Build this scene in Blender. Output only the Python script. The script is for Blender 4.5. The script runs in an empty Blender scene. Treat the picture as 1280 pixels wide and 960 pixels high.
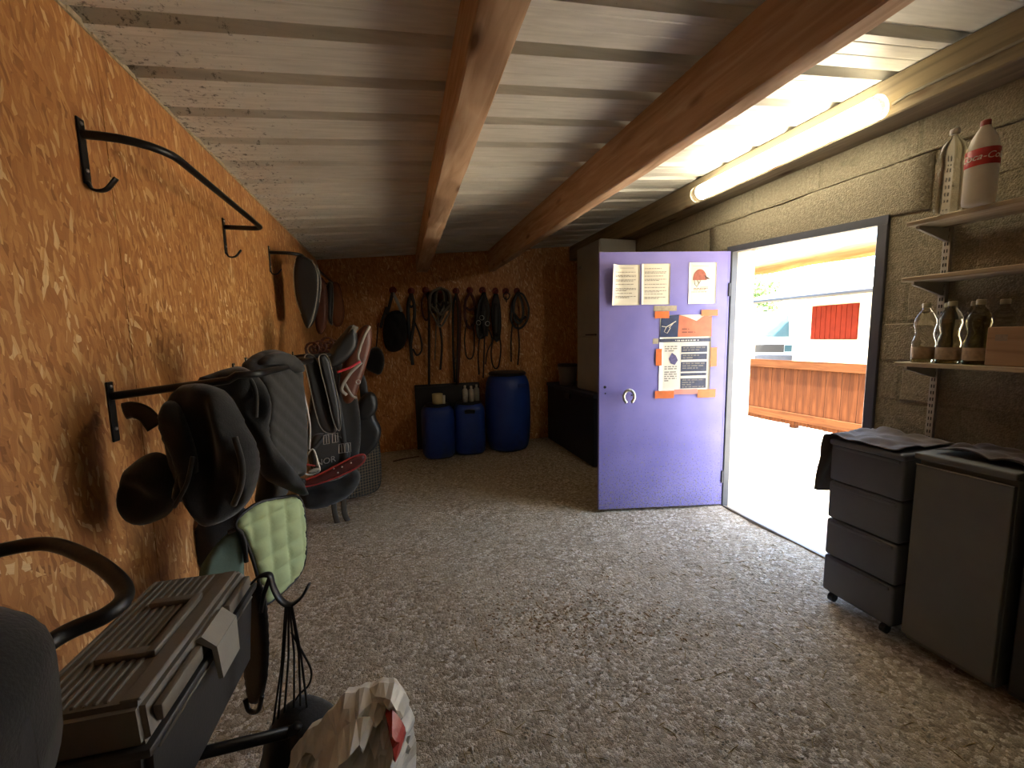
import bpy, bmesh, math, random
import numpy as np
from mathutils import Vector, Matrix, noise
from mathutils.geometry import delaunay_2d_cdt

random.seed(7); rng = np.random.default_rng(7)
S = bpy.context.scene
COL = S.collection

# ---------------------------------------------------------------- camera
CAM_H, F_PX = 1.42, 520.0
YAW, PITCH, ROLL = (math.radians(a) for a in (15.39, 6.5, 1.12))
_f = Vector((math.sin(YAW)*math.cos(PITCH), math.cos(YAW)*math.cos(PITCH), -math.sin(PITCH)))
_r = Vector((math.cos(YAW), -math.sin(YAW), 0)); _d = _f.cross(_r)
_c, _s = math.cos(ROLL), math.sin(ROLL)
RIGHT, DOWN, FWD = _c*_r+_s*_d, -_s*_r+_c*_d, _f
EYE = Vector((0, 0, CAM_H))
cd = bpy.data.cameras.new('camera'); cam = bpy.data.objects.new('camera', cd); COL.objects.link(cam)
cd.sensor_fit = 'HORIZONTAL'; cd.sensor_width = 36; cd.lens = F_PX/1280*36; cd.clip_start = .02; cd.clip_end = 300
M = Matrix((RIGHT, -DOWN, -FWD)).transposed().to_4x4(); M.translation = EYE
cam.matrix_world = M; S.camera = cam

# ---------------------------------------------------------------- world, sun, exposure
w = bpy.data.worlds.new('world'); S.world = w; w.use_nodes = True
nt = w.node_tree; bg = nt.nodes['Background']
sky = nt.nodes.new('ShaderNodeTexSky'); sky.sky_type = 'NISHITA'; sky.sun_disc = False
sky.sun_elevation = math.radians(52); sky.sun_rotation = math.radians(200); sky.air_density = 1.0; sky.dust_density = 3.0
nt.links.new(sky.outputs[0], bg.inputs[0]); bg.inputs[1].default_value = 1.4
sl = bpy.data.lights.new('sun', 'SUN'); sl.energy = 30; sl.angle = .01; sl.color = (1, .95, .86)
sun = bpy.data.objects.new('sun', sl); COL.objects.link(sun)
sun.rotation_euler = Vector((.10, .5, -1)).to_track_quat('-Z', 'Y').to_euler()
vs = S.view_settings; vs.view_transform = 'Standard'; vs.look = 'None'; vs.gamma = 1; vs.use_curve_mapping = False
vs.exposure = 1.0
LAMP_POWER = 12.0

# ---------------------------------------------------------------- room constants (metres)
XL, XR, YB, YF = -.85, 2.537, 5.45, -1.7
OPEN0, OPEN1 = 1.705, 2.72
def roof_z(x): return 2.36+.0845*(x+.85)

def ray(px, py): return RIGHT*((px-640)/F_PX)+DOWN*((py-480)/F_PX)+FWD
def U(px, py, ax, val):
    d = ray(px, py); i = 'xyz'.index(ax); return EYE+d*((val-EYE[i])/d[i])

# ---------------------------------------------------------------- materials
def lin(h):
    h = h.lstrip('#'); o = []
    for i in (0, 2, 4):
        c = int(h[i:i+2], 16)/255; o.append(c/12.92 if c <= .04045 else ((c+.055)/1.055)**2.4)
    return (*o, 1)
MATS = {}
class N:
    def __init__(s, name):
        s.m = bpy.data.materials.new(name); s.m.use_nodes = True; s.t = s.m.node_tree; s.b = s.t.nodes['Principled BSDF']
    def n(s, typ, **k):
        nd = s.t.nodes.new('ShaderNode'+typ)
        for a, v in k.items():
            if a in nd.inputs: nd.inputs[a].default_value = v
            else: setattr(nd, a, v)
        return nd
    def l(s, a, b): s.t.links.new(a, b)
    def coord(s, scale=(1, 1, 1), rot=(0, 0, 0), space='Object'):
        tc = s.n('TexCoord'); mp = s.n('Mapping'); s.l(tc.outputs[space], mp.inputs[0])
        mp.inputs['Scale'].default_value = scale; mp.inputs['Rotation'].default_value = rot; return mp.outputs[0]
    def ramp(s, fac, stops, interp='LINEAR'):
        r = s.n('ValToRGB'); e = r.color_ramp.elements; r.color_ramp.interpolation = interp
        while len(e) < len(stops): e.new(.5)
        for el, (p, c) in zip(e, stops): el.position = p; el.color = lin(c) if isinstance(c, str) else (c, c, c, 1)
        s.l(fac, r.inputs[0]); return r.outputs[0]
    def mix(s, fac, a, b, blend='MIX'):
        m = s.n('Mix', data_type='RGBA', blend_type=blend)
        for x, i in ((fac, 0), (a, 6), (b, 7)):
            if isinstance(x, (int, float)): m.inputs[i].default_value = x
            elif isinstance(x, str): m.inputs[i].default_value = lin(x)
            else: s.l(x, m.inputs[i])
        return m.outputs[2]
    def bump(s, h, st=.3, dist=.01):
        b = s.n('Bump', Strength=st, Distance=dist); s.l(h, b.inputs['Height']); s.l(b.outputs[0], s.b.inputs['Normal'])

def mat(name, col, rough=.6, metal=0, var=.25, scale=12, bump=.15, dirt=None, spec=.5, trans=0, alpha=1, sheen=0):
    if name in MATS: return MATS[name]
    k = N(name); co = k.coord()
    nz = k.n('TexNoise', Scale=scale, Detail=5); k.l(co, nz.inputs['Vector'])
    c = lin(col); d = tuple(v*(1-var) for v in c[:3])+(1,)
    r = k.ramp(nz.outputs['Fac'], [(.3, 0.), (.7, 1.)]); base = k.n('Mix', data_type='RGBA')
    base.inputs[6].default_value = d; base.inputs[7].default_value = c; k.l(r, base.inputs[0]); out = base.outputs[2]
    if dirt:
        n2 = k.n('TexNoise', Scale=scale*.4, Detail=8, Roughness=.7); k.l(co, n2.inputs['Vector'])
        out = k.mix(k.ramp(n2.outputs['Fac'], [(.52, 0.), (.68, .8)]), out, dirt)
    k.l(out, k.b.inputs['Base Color'])
    k.b.inputs['Roughness'].default_value = rough; k.b.inputs['Metallic'].default_value = metal
    k.b.inputs['Specular IOR Level'].default_value = spec
    if trans: k.b.inputs['Transmission Weight'].default_value = trans; k.b.inputs['IOR'].default_value = 1.2
    if sheen: k.b.inputs['Sheen Weight'].default_value = sheen
    if alpha < 1: k.b.inputs['Alpha'].default_value = alpha
    if bump:
        n3 = k.n('TexNoise', Scale=scale*6, Detail=4); k.l(co, n3.inputs['Vector']); k.bump(n3.outputs['Fac'], bump, .004)
    MATS[name] = k.m; return k.m

def osb_material(name, axis, tint=1.0):
    """strand board: three layers of long flakes lying in different directions. axis = wall normal"""
    k = N(name); tc = k.n('TexCoord'); sep = k.n('SeparateXYZ'); k.l(tc.outputs['Object'], sep.inputs[0])
    cmb = k.n('CombineXYZ'); k.l(sep.outputs['Y' if axis == 'x' else 'X'], cmb.inputs[0]); k.l(sep.outputs['Z'], cmb.inputs[1])
    wob = k.n('TexNoise', Scale=7., Detail=3); k.l(cmb.outputs[0], wob.inputs['Vector'])
    wv = k.n('VectorMath', operation='MULTIPLY_ADD'); k.l(wob.outputs['Color'], wv.inputs[0]); wv.inputs[1].default_value = (.05, .05, 0); k.l(cmb.outputs[0], wv.inputs[2])
    cols, edges = [], []
    for i, (ang, sx, sy) in enumerate(((6, 34, 6), (-22, 44, 8.5), (28, 40, 8), (68, 50, 14), (-8, 80, 15), (14, 120, 26))):
        mp = k.n('Mapping'); mp.vector_type = 'TEXTURE'; k.l(wv.outputs[0], mp.inputs[0])
        mp.inputs['Rotation'].default_value = (0, 0, math.radians(ang)); mp.inputs['Location'].default_value = (i*3.7, i*1.9, 0)
        sc = k.n('VectorMath', operation='MULTIPLY'); k.l(mp.outputs[0], sc.inputs[0]); sc.inputs[1].default_value = (sx, sy, 1)
        v = k.n('TexVoronoi', voronoi_dimensions='2D'); v.inputs['Scale'].default_value = 1; k.l(sc.outputs[0], v.inputs['Vector'])
        s2 = k.n('SeparateColor'); k.l(v.outputs['Color'], s2.inputs[0])
        fib = k.n('TexNoise', Scale=1, Detail=3); f2 = k.n('VectorMath', operation='MULTIPLY'); k.l(sc.outputs[0], f2.inputs[0]); f2.inputs[1].default_value = (5, .5, 1); k.l(f2.outputs[0], fib.inputs['Vector'])
        cols.append((s2.outputs[0], s2.outputs[1], fib.outputs['Fac'], v.outputs['Distance']))
    val = cols[0][0]; hgt = cols[0][1]; fb = cols[0][2]
    for c in cols[1:]:
        m = k.n('Math', operation='GREATER_THAN'); k.l(c[1], m.inputs[0]); m.inputs[1].default_value = .58
        a = k.n('Mix', data_type='FLOAT'); k.l(m.outputs[0], a.inputs[0]); k.l(val, a.inputs[2]); k.l(c[0], a.inputs[3]); val = a.outputs[0]
        b = k.n('Mix', data_type='FLOAT'); k.l(m.outputs[0], b.inputs[0]); k.l(hgt, b.inputs[2]); k.l(c[1], b.inputs[3]); hgt = b.outputs[0]
        e = k.n('Mix', data_type='FLOAT'); k.l(m.outputs[0], e.inputs[0]); k.l(fb, e.inputs[2]); k.l(c[2], e.inputs[3]); fb = e.outputs[0]
    col = k.ramp(val, [(0, '98602f'), (.12, 'b0743c'), (.45, 'bd8146'), (.75, 'cb9154'), (.93, 'dba96c'), (1, 'eccb98')])
    col = k.mix(k.ramp(fb, [(.35, .0), (.7, .22)]), col, '8f5d32', 'MULTIPLY')
    big = k.n('TexNoise', Scale=2.2, Detail=4); k.l(cmb.outputs[0], big.inputs['Vector'])
    col = k.mix(k.ramp(big.outputs['Fac'], [(.4, 0.), (.75, .35)]), col, '9a6030')
    k.l(col, k.b.inputs['Base Color']); k.b.inputs['Roughness'].default_value = .55
    ad = k.n('Math', operation='MULTIPLY_ADD'); k.l(fb, ad.inputs[0]); ad.inputs[1].default_value = .3; k.l(hgt, ad.inputs[2])
    k.bump(ad.outputs[0], .35, .004); MATS[name] = k.m; return k.m

def wood_material(name, c1, c2, c3, axis='y', rough=.65):
    k = N(name); sc = {'x': (1.2, 14, 14), 'y': (14, 1.2, 14), 'z': (14, 14, 1.2)}[axis]
    co = k.coord(sc); wv = k.n('TexNoise', Scale=1.6, Detail=6, Distortion=1.2); k.l(co, wv.inputs['Vector'])
    col = k.ramp(wv.outputs['Fac'], [(.28, c1), (.5, c2), (.72, c3)])
    co2 = k.coord({'x': (3, 9, 9), 'y': (9, 3, 9), 'z': (9, 9, 3)}[axis]); kn = k.n('TexVoronoi', Scale=.55); k.l(co2, kn.inputs['Vector'])
    col = k.mix(k.ramp(kn.outputs['Distance'], [(.05, .85), (.14, 0.)]), col, '4a2a14')
    k.l(col, k.b.inputs['Base Color']); k.b.inputs['Roughness'].default_value = rough
    k.b.inputs['Specular IOR Level'].default_value = .12; k.bump(wv.outputs['Fac'], .25, .004); MATS[name] = k.m; return k.m

def roof_material():
    k = N('painted_roof_sheet'); co = k.coord((1.5, 40, 40)); st = k.n('TexNoise', Scale=1.5, Detail=5); k.l(co, st.inputs['Vector'])
    col = k.ramp(st.outputs['Fac'], [(.25, 'c2bdb0'), (.55, 'd2cdc0'), (.8, 'dcd7ca')])
    sep = k.n('SeparateXYZ'); tc = k.n('TexCoord'); k.l(tc.outputs['Object'], sep.inputs[0])
    sp = k.n('TexNoise', Scale=38, Detail=7, Roughness=.75); k.l(k.coord(), sp.inputs['Vector'])
    near = k.n('MapRange'); near.inputs['From Min'].default_value = -.15; near.inputs['From Max'].default_value = -.85; k.l(sep.outputs[0], near.inputs[0])
    near.inputs['To Min'].default_value = .0; near.inputs['To Max'].default_value = .14
    ad = k.n('Math', operation='ADD'); k.l(sp.outputs['Fac'], ad.inputs[0]); k.l(near.outputs[0], ad.inputs[1])
    col = k.mix(k.ramp(ad.outputs[0], [(.66, 0.), (.74, .85)]), col, '2e2a22')
    gr = k.n('TexNoise', Scale=1.6, Detail=5); k.l(k.coord(), gr.inputs['Vector'])
    col = k.mix(k.ramp(gr.outputs['Fac'], [(.45, 0.), (.75, .4)]), col, '8b8272')
    k.l(col, k.b.inputs['Base Color']); k.b.inputs['Roughness'].default_value = .42
    k.bump(st.outputs['Fac'], .12, .003); MATS['roof'] = k.m; return k.m

def gravel_material(name, dark, mid, light):
    k = N(name); co = k.coord()
    v = k.n('TexVoronoi', Scale=62); k.l(co, v.inputs['Vector'])
    s2 = k.n('SeparateColor'); k.l(v.outputs['Color'], s2.inputs[0])
    col = k.ramp(s2.outputs[0], [(0, dark), (.45, mid), (.78, light), (.95, 'f0e8d6')])
    n1 = k.n('TexNoise', Scale=210, Detail=4); k.l(co, n1.inputs['Vector'])
    col = k.mix(k.ramp(n1.outputs['Fac'], [(.35, .65), (.6, 0.)]), col, dark)
    n2 = k.n('TexNoise', Scale=1.7, Detail=8, Roughness=.65); k.l(co, n2.inputs['Vector'])
    col = k.mix(k.ramp(n2.outputs['Fac'], [(.38, .5), (.62, .0)]), col, mid)
    k.l(col, k.b.inputs['Base Color']); k.b.inputs['Roughness'].default_value = .9
    ad = k.n('Math', operation='MULTIPLY_ADD'); k.l(v.outputs['Distance'], ad.inputs[0]); ad.inputs[1].default_value = -.9; k.l(n1.outputs['Fac'], ad.inputs[2])
    k.bump(ad.outputs[0], .8, .012); MATS[name] = k.m; return k.m

def block_material(name, a, b, c):
    k = N(name); co = k.coord(); n1 = k.n('TexNoise', Scale=60, Detail=8, Roughness=.75); k.l(co, n1.inputs['Vector'])
    n2 = k.n('TexNoise', Scale=3.5, Detail=5); k.l(co, n2.inputs['Vector'])
    col = k.ramp(n1.outputs['Fac'], [(.3, a), (.5, b), (.72, c)])
    col = k.mix(k.ramp(n2.outputs['Fac'], [(.4, 0.), (.7, .5)]), col, b)
    k.l(col, k.b.inputs['Base Color']); k.b.inputs['Roughness'].default_value = .95
    v = k.n('TexVoronoi', Scale=130); k.l(co, v.inputs['Vector'])
    ad = k.n('Math', operation='MULTIPLY_ADD'); k.l(v.outputs['Distance'], ad.inputs[0]); ad.inputs[1].default_value = .8; k.l(n1.outputs['Fac'], ad.inputs[2])
    k.bump(ad.outputs[0], .6, .008); MATS[name] = k.m; return k.m

def door_material():
    k = N('lilac_door_paint'); co = k.coord()
    n1 = k.n('TexNoise', Scale=3, Detail=4); k.l(co, n1.inputs['Vector'])
    col = k.ramp(n1.outputs['Fac'], [(.3, '756fb4'), (.7, '8780c1')])
    sep = k.n('SeparateXYZ'); tc = k.n('TexCoord'); k.l(tc.outputs['Object'], sep.inputs[0])
    low = k.n('MapRange'); k.l(sep.outputs[2], low.inputs[0]); low.inputs['From Min'].default_value = 1.0; low.inputs['From Max'].default_value = 0; low.inputs['To Max'].default_value = .165
    sp = k.n('TexNoise', Scale=55, Detail=5, Roughness=.7); k.l(co, sp.inputs['Vector'])
    ad = k.n('Math', operation='ADD'); k.l(sp.outputs['Fac'], ad.inputs[0]); k.l(low.outputs[0], ad.inputs[1])
    col = k.mix(k.ramp(ad.outputs[0], [(.64, 0.), (.74, .75)]), col, '8c8478')
    sp2 = k.n('TexNoise', Scale=95, Detail=3); k.l(co, sp2.inputs['Vector'])
    a2 = k.n('Math', operation='ADD'); k.l(sp2.outputs['Fac'], a2.inputs[0]); k.l(low.outputs[0], a2.inputs[1])
    col = k.mix(k.ramp(a2.outputs[0], [(.7, 0.), (.76, .6)]), col, '3c3850')
    k.l(col, k.b.inputs['Base Color']); k.b.inputs['Roughness'].default_value = .45
    k.bump(sp.outputs['Fac'], .08, .003); MATS['door'] = k.m; return k.m

def quilt_mesh_material(name, bgc, line, sc):
    k = N(name); co = k.coord(); b = k.n('TexChecker', Scale=sc); k.l(co, b.inputs['Vector'])
    b.inputs['Color1'].default_value = lin(bgc); b.inputs['Color2'].default_value = lin(line)
    k.l(b.outputs[0], k.b.inputs['Base Color']); k.b.inputs['Roughness'].default_value = .85; MATS[name] = k.m; return k.m

def emit(name, col, st):
    k = N(name); k.b.inputs['Emission Color'].default_value = col; k.b.inputs['Emission Strength'].default_value = st
    n = k.n('TexNoise', Scale=2); k.l(k.coord(), n.inputs['Vector']); k.l(k.ramp(n.outputs['Fac'], [(0, 'f4f0e0'), (1, 'fffaf0')]), k.b.inputs['Base Color'])
    MATS[name] = k.m; return k.m

OSB_X = osb_material('strand_board_side', 'x'); OSB_Y = osb_material('strand_board_end', 'y')
BEAM = wood_material('spruce_beam', '9e7c5c', 'b69474', 'c6a88a', 'y')
PLANK = wood_material('shaded_fence_wood', '321a0c', '452510', '512e17', 'z', .85)  # canopy shade on the fence is put into this darkened wood colour
LOG = wood_material('pale_log', '6e5430', '8a6c40', '9a7c4c', 'y', .85)
SHELFW = wood_material('shelf_board', '9b8d76', 'b3a489', 'bfb197', 'y')
BOXW = wood_material('carton_wood', '94785c', 'a6896a', 'b19678', 'y')
ROOF = roof_material()
GRAVEL = gravel_material('packed_gravel', '83735c', 'b8a98f', 'd6c9af')
BLOCK = block_material('concrete_block', '665d4a', '857a62', 'a3987d')
MORTAR = block_material('rough_mortar', '615844', '7d735b', '9a8f74')
DOORP = door_material()
BLACK = mat('black_steel', '1c1a19', .38, .3, .3)
FLEECE = mat('black_fleece', '1d1b19', .95, 0, .35, 30, .3, sheen=.25)
FABRIC = mat('charcoal_fabric', '2e2c29', .9, 0, .3, 24, .3, sheen=.2)
QUILT = mat('dark_grey_quilt', '393733', .9, 0, .25, 30, .25, sheen=.2)
LEATHER = mat('black_leather', '171413', .5, 0, .3, 20, .2)
BROWN = mat('brown_leather', '5e2f1b', .5, 0, .35, 15, .2)
TAN = mat('tan_leather', '8a4f26', .6, 0, .3, 14, .2)
GREEN = mat('mint_quilt', 'b9c894', .85, 0, .12, 16, .15)
TEAL = mat('teal_cloth', '6c8276', .9, 0, .2, 16, .2)
WHITEP = mat('white_piping', 'd9d4c8', .7, 0, .1)
GREYP = mat('grey_piping', '8d877c', .7, 0, .1)
RED = mat('red_binding', 'a8322c', .5, 0, .25)
REDB = mat('dark_red_plastic', '7a2418', .45, 0, .35)
STEEL = mat('bright_steel', 'c9c6bf', .3, .9, .15)
GREYPL = mat('grey_plastic', '786f62', .5, 0, .15, 20, .12)
DKPL = mat('dark_plastic', '343230', .5, 0, .2, 20, .12)
LTPL = mat('light_grey_plastic', '9a9488', .45, 0, .1, 20, .1)
BLUEPL = mat('blue_barrel_plastic', '1f3f96', .42, 0, .25, 5, .08, dirt='26304e')
BLACKPL = mat('black_plastic', '171615', .45, 0, .2)
NAVY = mat('navy_paint', '1b2030', .6, 0, .3, 4)
CABGREY = mat('grey_cabinet_paint', 'a29e94', .6, 0, .2, 3, .08)
CUP = mat('grey_laminate', '6a6b66', .6, 0, .18, 6, .1)
DRAWPL = mat('slate_plastic', '62666c', .55, 0, .15, 6, .1)
CLOTH = mat('brown_cloth', '5d5248', .95, 0, .35, 18, .3, sheen=.2)
PAPER = mat('white_paper', 'dcd6c6', .8, 0, .08, 5, .05)
INK = mat('grey_print', '8b867c', .85, 0, .35, 160, 0)
NAVYINK = mat('navy_print', '3a4058', .6, 0, .5, 60, 0)
ORANGEP = mat('orange_print', 'c9714a', .5, 0, .3, 14, .1)
TAPE = mat('orange_tape', 'e0763a', .4, 0, .2, 20, .1)
OLDTAPE = mat('old_clear_tape', 'b2a58c', .5, 0, .3, 40)
BLUEINK = mat('blue_print', '2f3c60', .45, 0, .5, 18, .05)
PLASTER = mat('cream_plaster', 'd8cbb0', .9, 0, .15, 4, .3)
FRAMEM = mat('frame_grey_paint', '4e5056', .5, .2, .2, 9)
ROPE = mat('grey_rope', '6f675a', .9, 0, .35, 40, .3)
DKROPE = mat('dark_webbing', '25201c', .8, 0, .35, 40, .3)
REDROPE = mat('wine_webbing', '4e211a', .8, 0, .35, 40, .3)
GROUND = mat('pale_yard_ground', 'cfc3ab', .95, 0, .2, 3, .3)
HOUSE = mat('cream_render', 'd9cda8', .9, 0, .1, 2)
TILE = mat('pale_roof_tile', 'b8b0a4', .8, 0, .2, 5)
SHUT = mat('dimmed_shutter_red', '571a0c', .8, 0, .25, 6, spec=.05)  # red darkened in the colour so strong yard light doesn't wash it out
CARW = mat('white_car_paint', 'b4bcc0', .3, 0, .05)
CARG = mat('car_glass', '3c5a62', .1, 0, .2, 4, 0)
LEAF = mat('leaf_green', '5f7a34', .7, 0, .5, 9)
BARK = mat('bark', '5b4633', .9, 0, .3)
STRAW = mat('straw', 'b19a68', .8, 0, .4, 30)
PEBBLE = mat('pebble', 'd8ccb4', .9, 0, .65, 25)
CREAMC = mat('cream_card', 'cfc08e', .7, 0, .12)
def bag_material():
    k = N('thin_plastic_film'); n = k.n('TexNoise', Scale=9, Detail=4); k.l(k.coord(), n.inputs['Vector'])
    k.l(k.ramp(n.outputs['Fac'], [(.35, 'd4cdbc'), (.65, 'efebe0')]), k.b.inputs['Base Color']); k.b.inputs['Roughness'].default_value = .28
    k.bump(n.outputs['Fac'], .3, .01); return k.m
FILM = bag_material()
def clear_material(name, tint, rough=.08, al=.35):
    k = N(name); n = k.n('TexNoise', Scale=6); k.l(k.coord(), n.inputs['Vector'])
    k.l(k.ramp(n.outputs['Fac'], [(.3, tint), (.7, 'ffffff')]), k.b.inputs['Base Color'])
    k.b.inputs['Roughness'].default_value = rough; k.b.inputs['Transmission Weight'].default_value = 1; k.b.inputs['IOR'].default_value = 1.18
    return k.m
PET = clear_material('clear_bottle_plastic', 'e6e2d0', .12); OIL = clear_material('yellow_oil', 'd8c860', .08)
TUBE = emit('lamp_diffuser', (1, .93, .74, 1), LAMP_POWER)
CAPM = clear_material('amber_end_cap', 'd8b468', .25)

# ---------------------------------------------------------------- mesh helpers
def link(name, me, m=None, parent=None, smooth=False, mats=None):
    o = bpy.data.objects.new(name, me); COL.objects.link(o)
    for x in (mats or ([m] if m else [])): me.materials.append(x)
    if smooth:
        me.polygons.foreach_set('use_smooth', [True]*len(me.polygons))
        if smooth == 'auto': me.set_sharp_from_angle(angle=math.radians(38))
    if parent: o.parent = parent
    return o
def tag(o, label, cat=None, group=None, kind=None):
    o['label'] = label
    if cat: o['category'] = cat
    if group: o['group'] = group
    if kind: o['kind'] = kind
    return o
def thing(name, label, cat, mtx=None, group=None, kind=None):
    o = bpy.data.objects.new(name, None); COL.objects.link(o); o.empty_display_size = .1
    if mtx is not None: o.matrix_world = mtx
    return tag(o, label, cat, group, kind)
def at(x, y, z=0, rz=0): return Matrix.Translation((x, y, z)) @ Matrix.Rotation(rz, 4, 'Z')

class MB:
    def __init__(s): s.bm = bmesh.new()
    def box(s, a, b, bev=0, seg=2, mtx=None):
        a, b = Vector(a), Vector(b); c = (a+b)/2; d = b-a
        r = bmesh.ops.create_cube(s.bm, size=1, matrix=Matrix.Translation(c) @ Matrix.Diagonal((*d, 1)))
        vs_ = r['verts']
        if bev:
            es = list({e for v in vs_ for e in v.link_edges})
            g = bmesh.ops.bevel(s.bm, geom=es, offset=bev, segments=seg, profile=.5, affect='EDGES'); vs_ = list({v for f in g['faces'] for v in f.verts} | {v for v in vs_ if v.is_valid})
        if mtx: bmesh.ops.transform(s.bm, matrix=mtx, verts=vs_)
        return s
    def tube(s, pts, r, n=10, closed=False, flat=None, nrm=None):
        """sweep a circle (or flat=(w,t) ellipse-ish band) along points"""
        pts = [Vector(p) for p in pts]; m = len(pts); rings = []; up = Vector((0, 0, 1)); prev = None
        for i, p in enumerate(pts):
            a = pts[(i-1) % m] if (closed or i) else p; b = pts[(i+1) % m] if (closed or i < m-1) else p
            t = (b-a).normalized() if (b-a).length > 1e-9 else Vector((0, 0, 1))
            if nrm is not None: x = t.cross(nrm)
            elif prev is None:
                x = t.cross(up); x = t.cross(Vector((1, 0, 0))) if x.length < .05 else x
            else: x = prev-t*prev.dot(t)
            x.normalize(); prev = x; y = t.cross(x); rr = r[i] if isinstance(r, (list, tuple)) else r
            ra, rb = (flat[0]/2, flat[1]/2) if flat else (rr, rr)
            rings.append([s.bm.verts.new(p+x*(ra*math.cos(2*math.pi*k/n))+y*(rb*math.sin(2*math.pi*k/n))) for k in range(n)])
        for i in range(m if closed else m-1):
            A, B = rings[i], rings[(i+1) % m]
            for k in range(n): s.bm.faces.new((A[k], A[(k+1) % n], B[(k+1) % n], B[k]))
        if not closed:
            s.bm.faces.new(rings[0][::-1]); s.bm.faces.new(rings[-1])
        return s
    def lathe(s, prof, n=28, sup=2.0, mtx=None, cap=True):
        rings = []; new = []
        for r, z in prof:
            ring = []
            for k in range(n):
                a = 2*math.pi*k/n; c_, s_ = math.cos(a), math.sin(a)
                q = (abs(c_)**sup+abs(s_)**sup)**(-1/sup)
                ring.append(s.bm.verts.new((r*c_*q, r*s_*q, z)))
            rings.append(ring); new += ring
        for A, B in zip(rings, rings[1:]):
            for k in range(n): s.bm.faces.new((A[k], A[(k+1) % n], B[(k+1) % n], B[k]))
        if cap: s.bm.faces.new(rings[0][::-1]); s.bm.faces.new(rings[-1])
        if mtx: bmesh.ops.transform(s.bm, matrix=mtx, verts=new)
        return s
    def prism(s, poly, h, mtx=None):
        """poly in xy extruded to z = h"""
        lo = [s.bm.verts.new((x, y, 0)) for x, y in poly]; hi = [s.bm.verts.new((x, y, h)) for x, y in poly]
        s.bm.faces.new(lo[::-1]); s.bm.faces.new(hi); n = len(poly)
        for i in range(n): s.bm.faces.new((lo[i], lo[(i+1) % n], hi[(i+1) % n], hi[i]))
        if mtx: bmesh.ops.transform(s.bm, matrix=mtx, verts=lo+hi)
        return s
    def hexa(s, lo, hi):
        """8 corners: two quads in the same winding"""
        a = [s.bm.verts.new(p) for p in lo]; b = [s.bm.verts.new(p) for p in hi]
        s.bm.faces.new(a[::-1]); s.bm.faces.new(b)
        for i in range(4): s.bm.faces.new((a[i], a[(i+1) % 4], b[(i+1) % 4], b[i]))
        return s
    def build(s, name, m, parent=None, smooth=False):
        bmesh.ops.recalc_face_normals(s.bm, faces=s.bm.faces[:]); me = bpy.data.meshes.new(name); s.bm.to_mesh(me); s.bm.free()
        return link(name, me, m, parent, smooth)

def catmull(pts, n=8, closed=False):
    P = [Vector(p) for p in pts]; out = []; m = len(P)
    for i in range(m if closed else m-1):
        p0 = P[(i-1) % m] if (closed or i) else P[0]*2-P[1]; p1 = P[i]; p2 = P[(i+1) % m]; p3 = P[(i+2) % m] if (closed or i+2 < m) else P[-1]*2-P[-2]
        for k in range(n):
            t = k/n; out.append(.5*((2*p1)+(p2-p0)*t+(2*p0-5*p1+4*p2-p3)*t*t+(3*p1-p0-3*p2+p3)*t**3))
    if not closed: out.append(P[-1])
    return out

class Plane:
    """vertical plane through two ground points; pixels land on it, n faces the camera side"""
    def __init__(s, p0, p1):
        s.o = Vector((p0[0], p0[1], 0)); s.e = (Vector((p1[0], p1[1], 0))-s.o).normalized(); s.n = s.e.cross(Vector((0, 0, 1)))
        if s.n.dot(EYE-s.o) < 0: s.n = -s.n
    def px(s, x, y):
        d = ray(x, y); t = (s.o-EYE).dot(s.n)/d.dot(s.n); p = EYE+d*t; return ((p-s.o).dot(s.e), p.z)
    def w(s, a, z, h=0): return s.o+s.e*a+Vector((0, 0, z))+s.n*h
    def P(s, x, y, h=0): return s.w(*s.px(x, y), h)

def chaikin(poly, it=2):
    P = [np.array(p, float) for p in poly]
    for _ in range(it):
        Q = []
        for a, b in zip(P, P[1:]+P[:1]): Q += [a*.75+b*.25, a*.25+b*.75]
        P = Q
    return P

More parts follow.
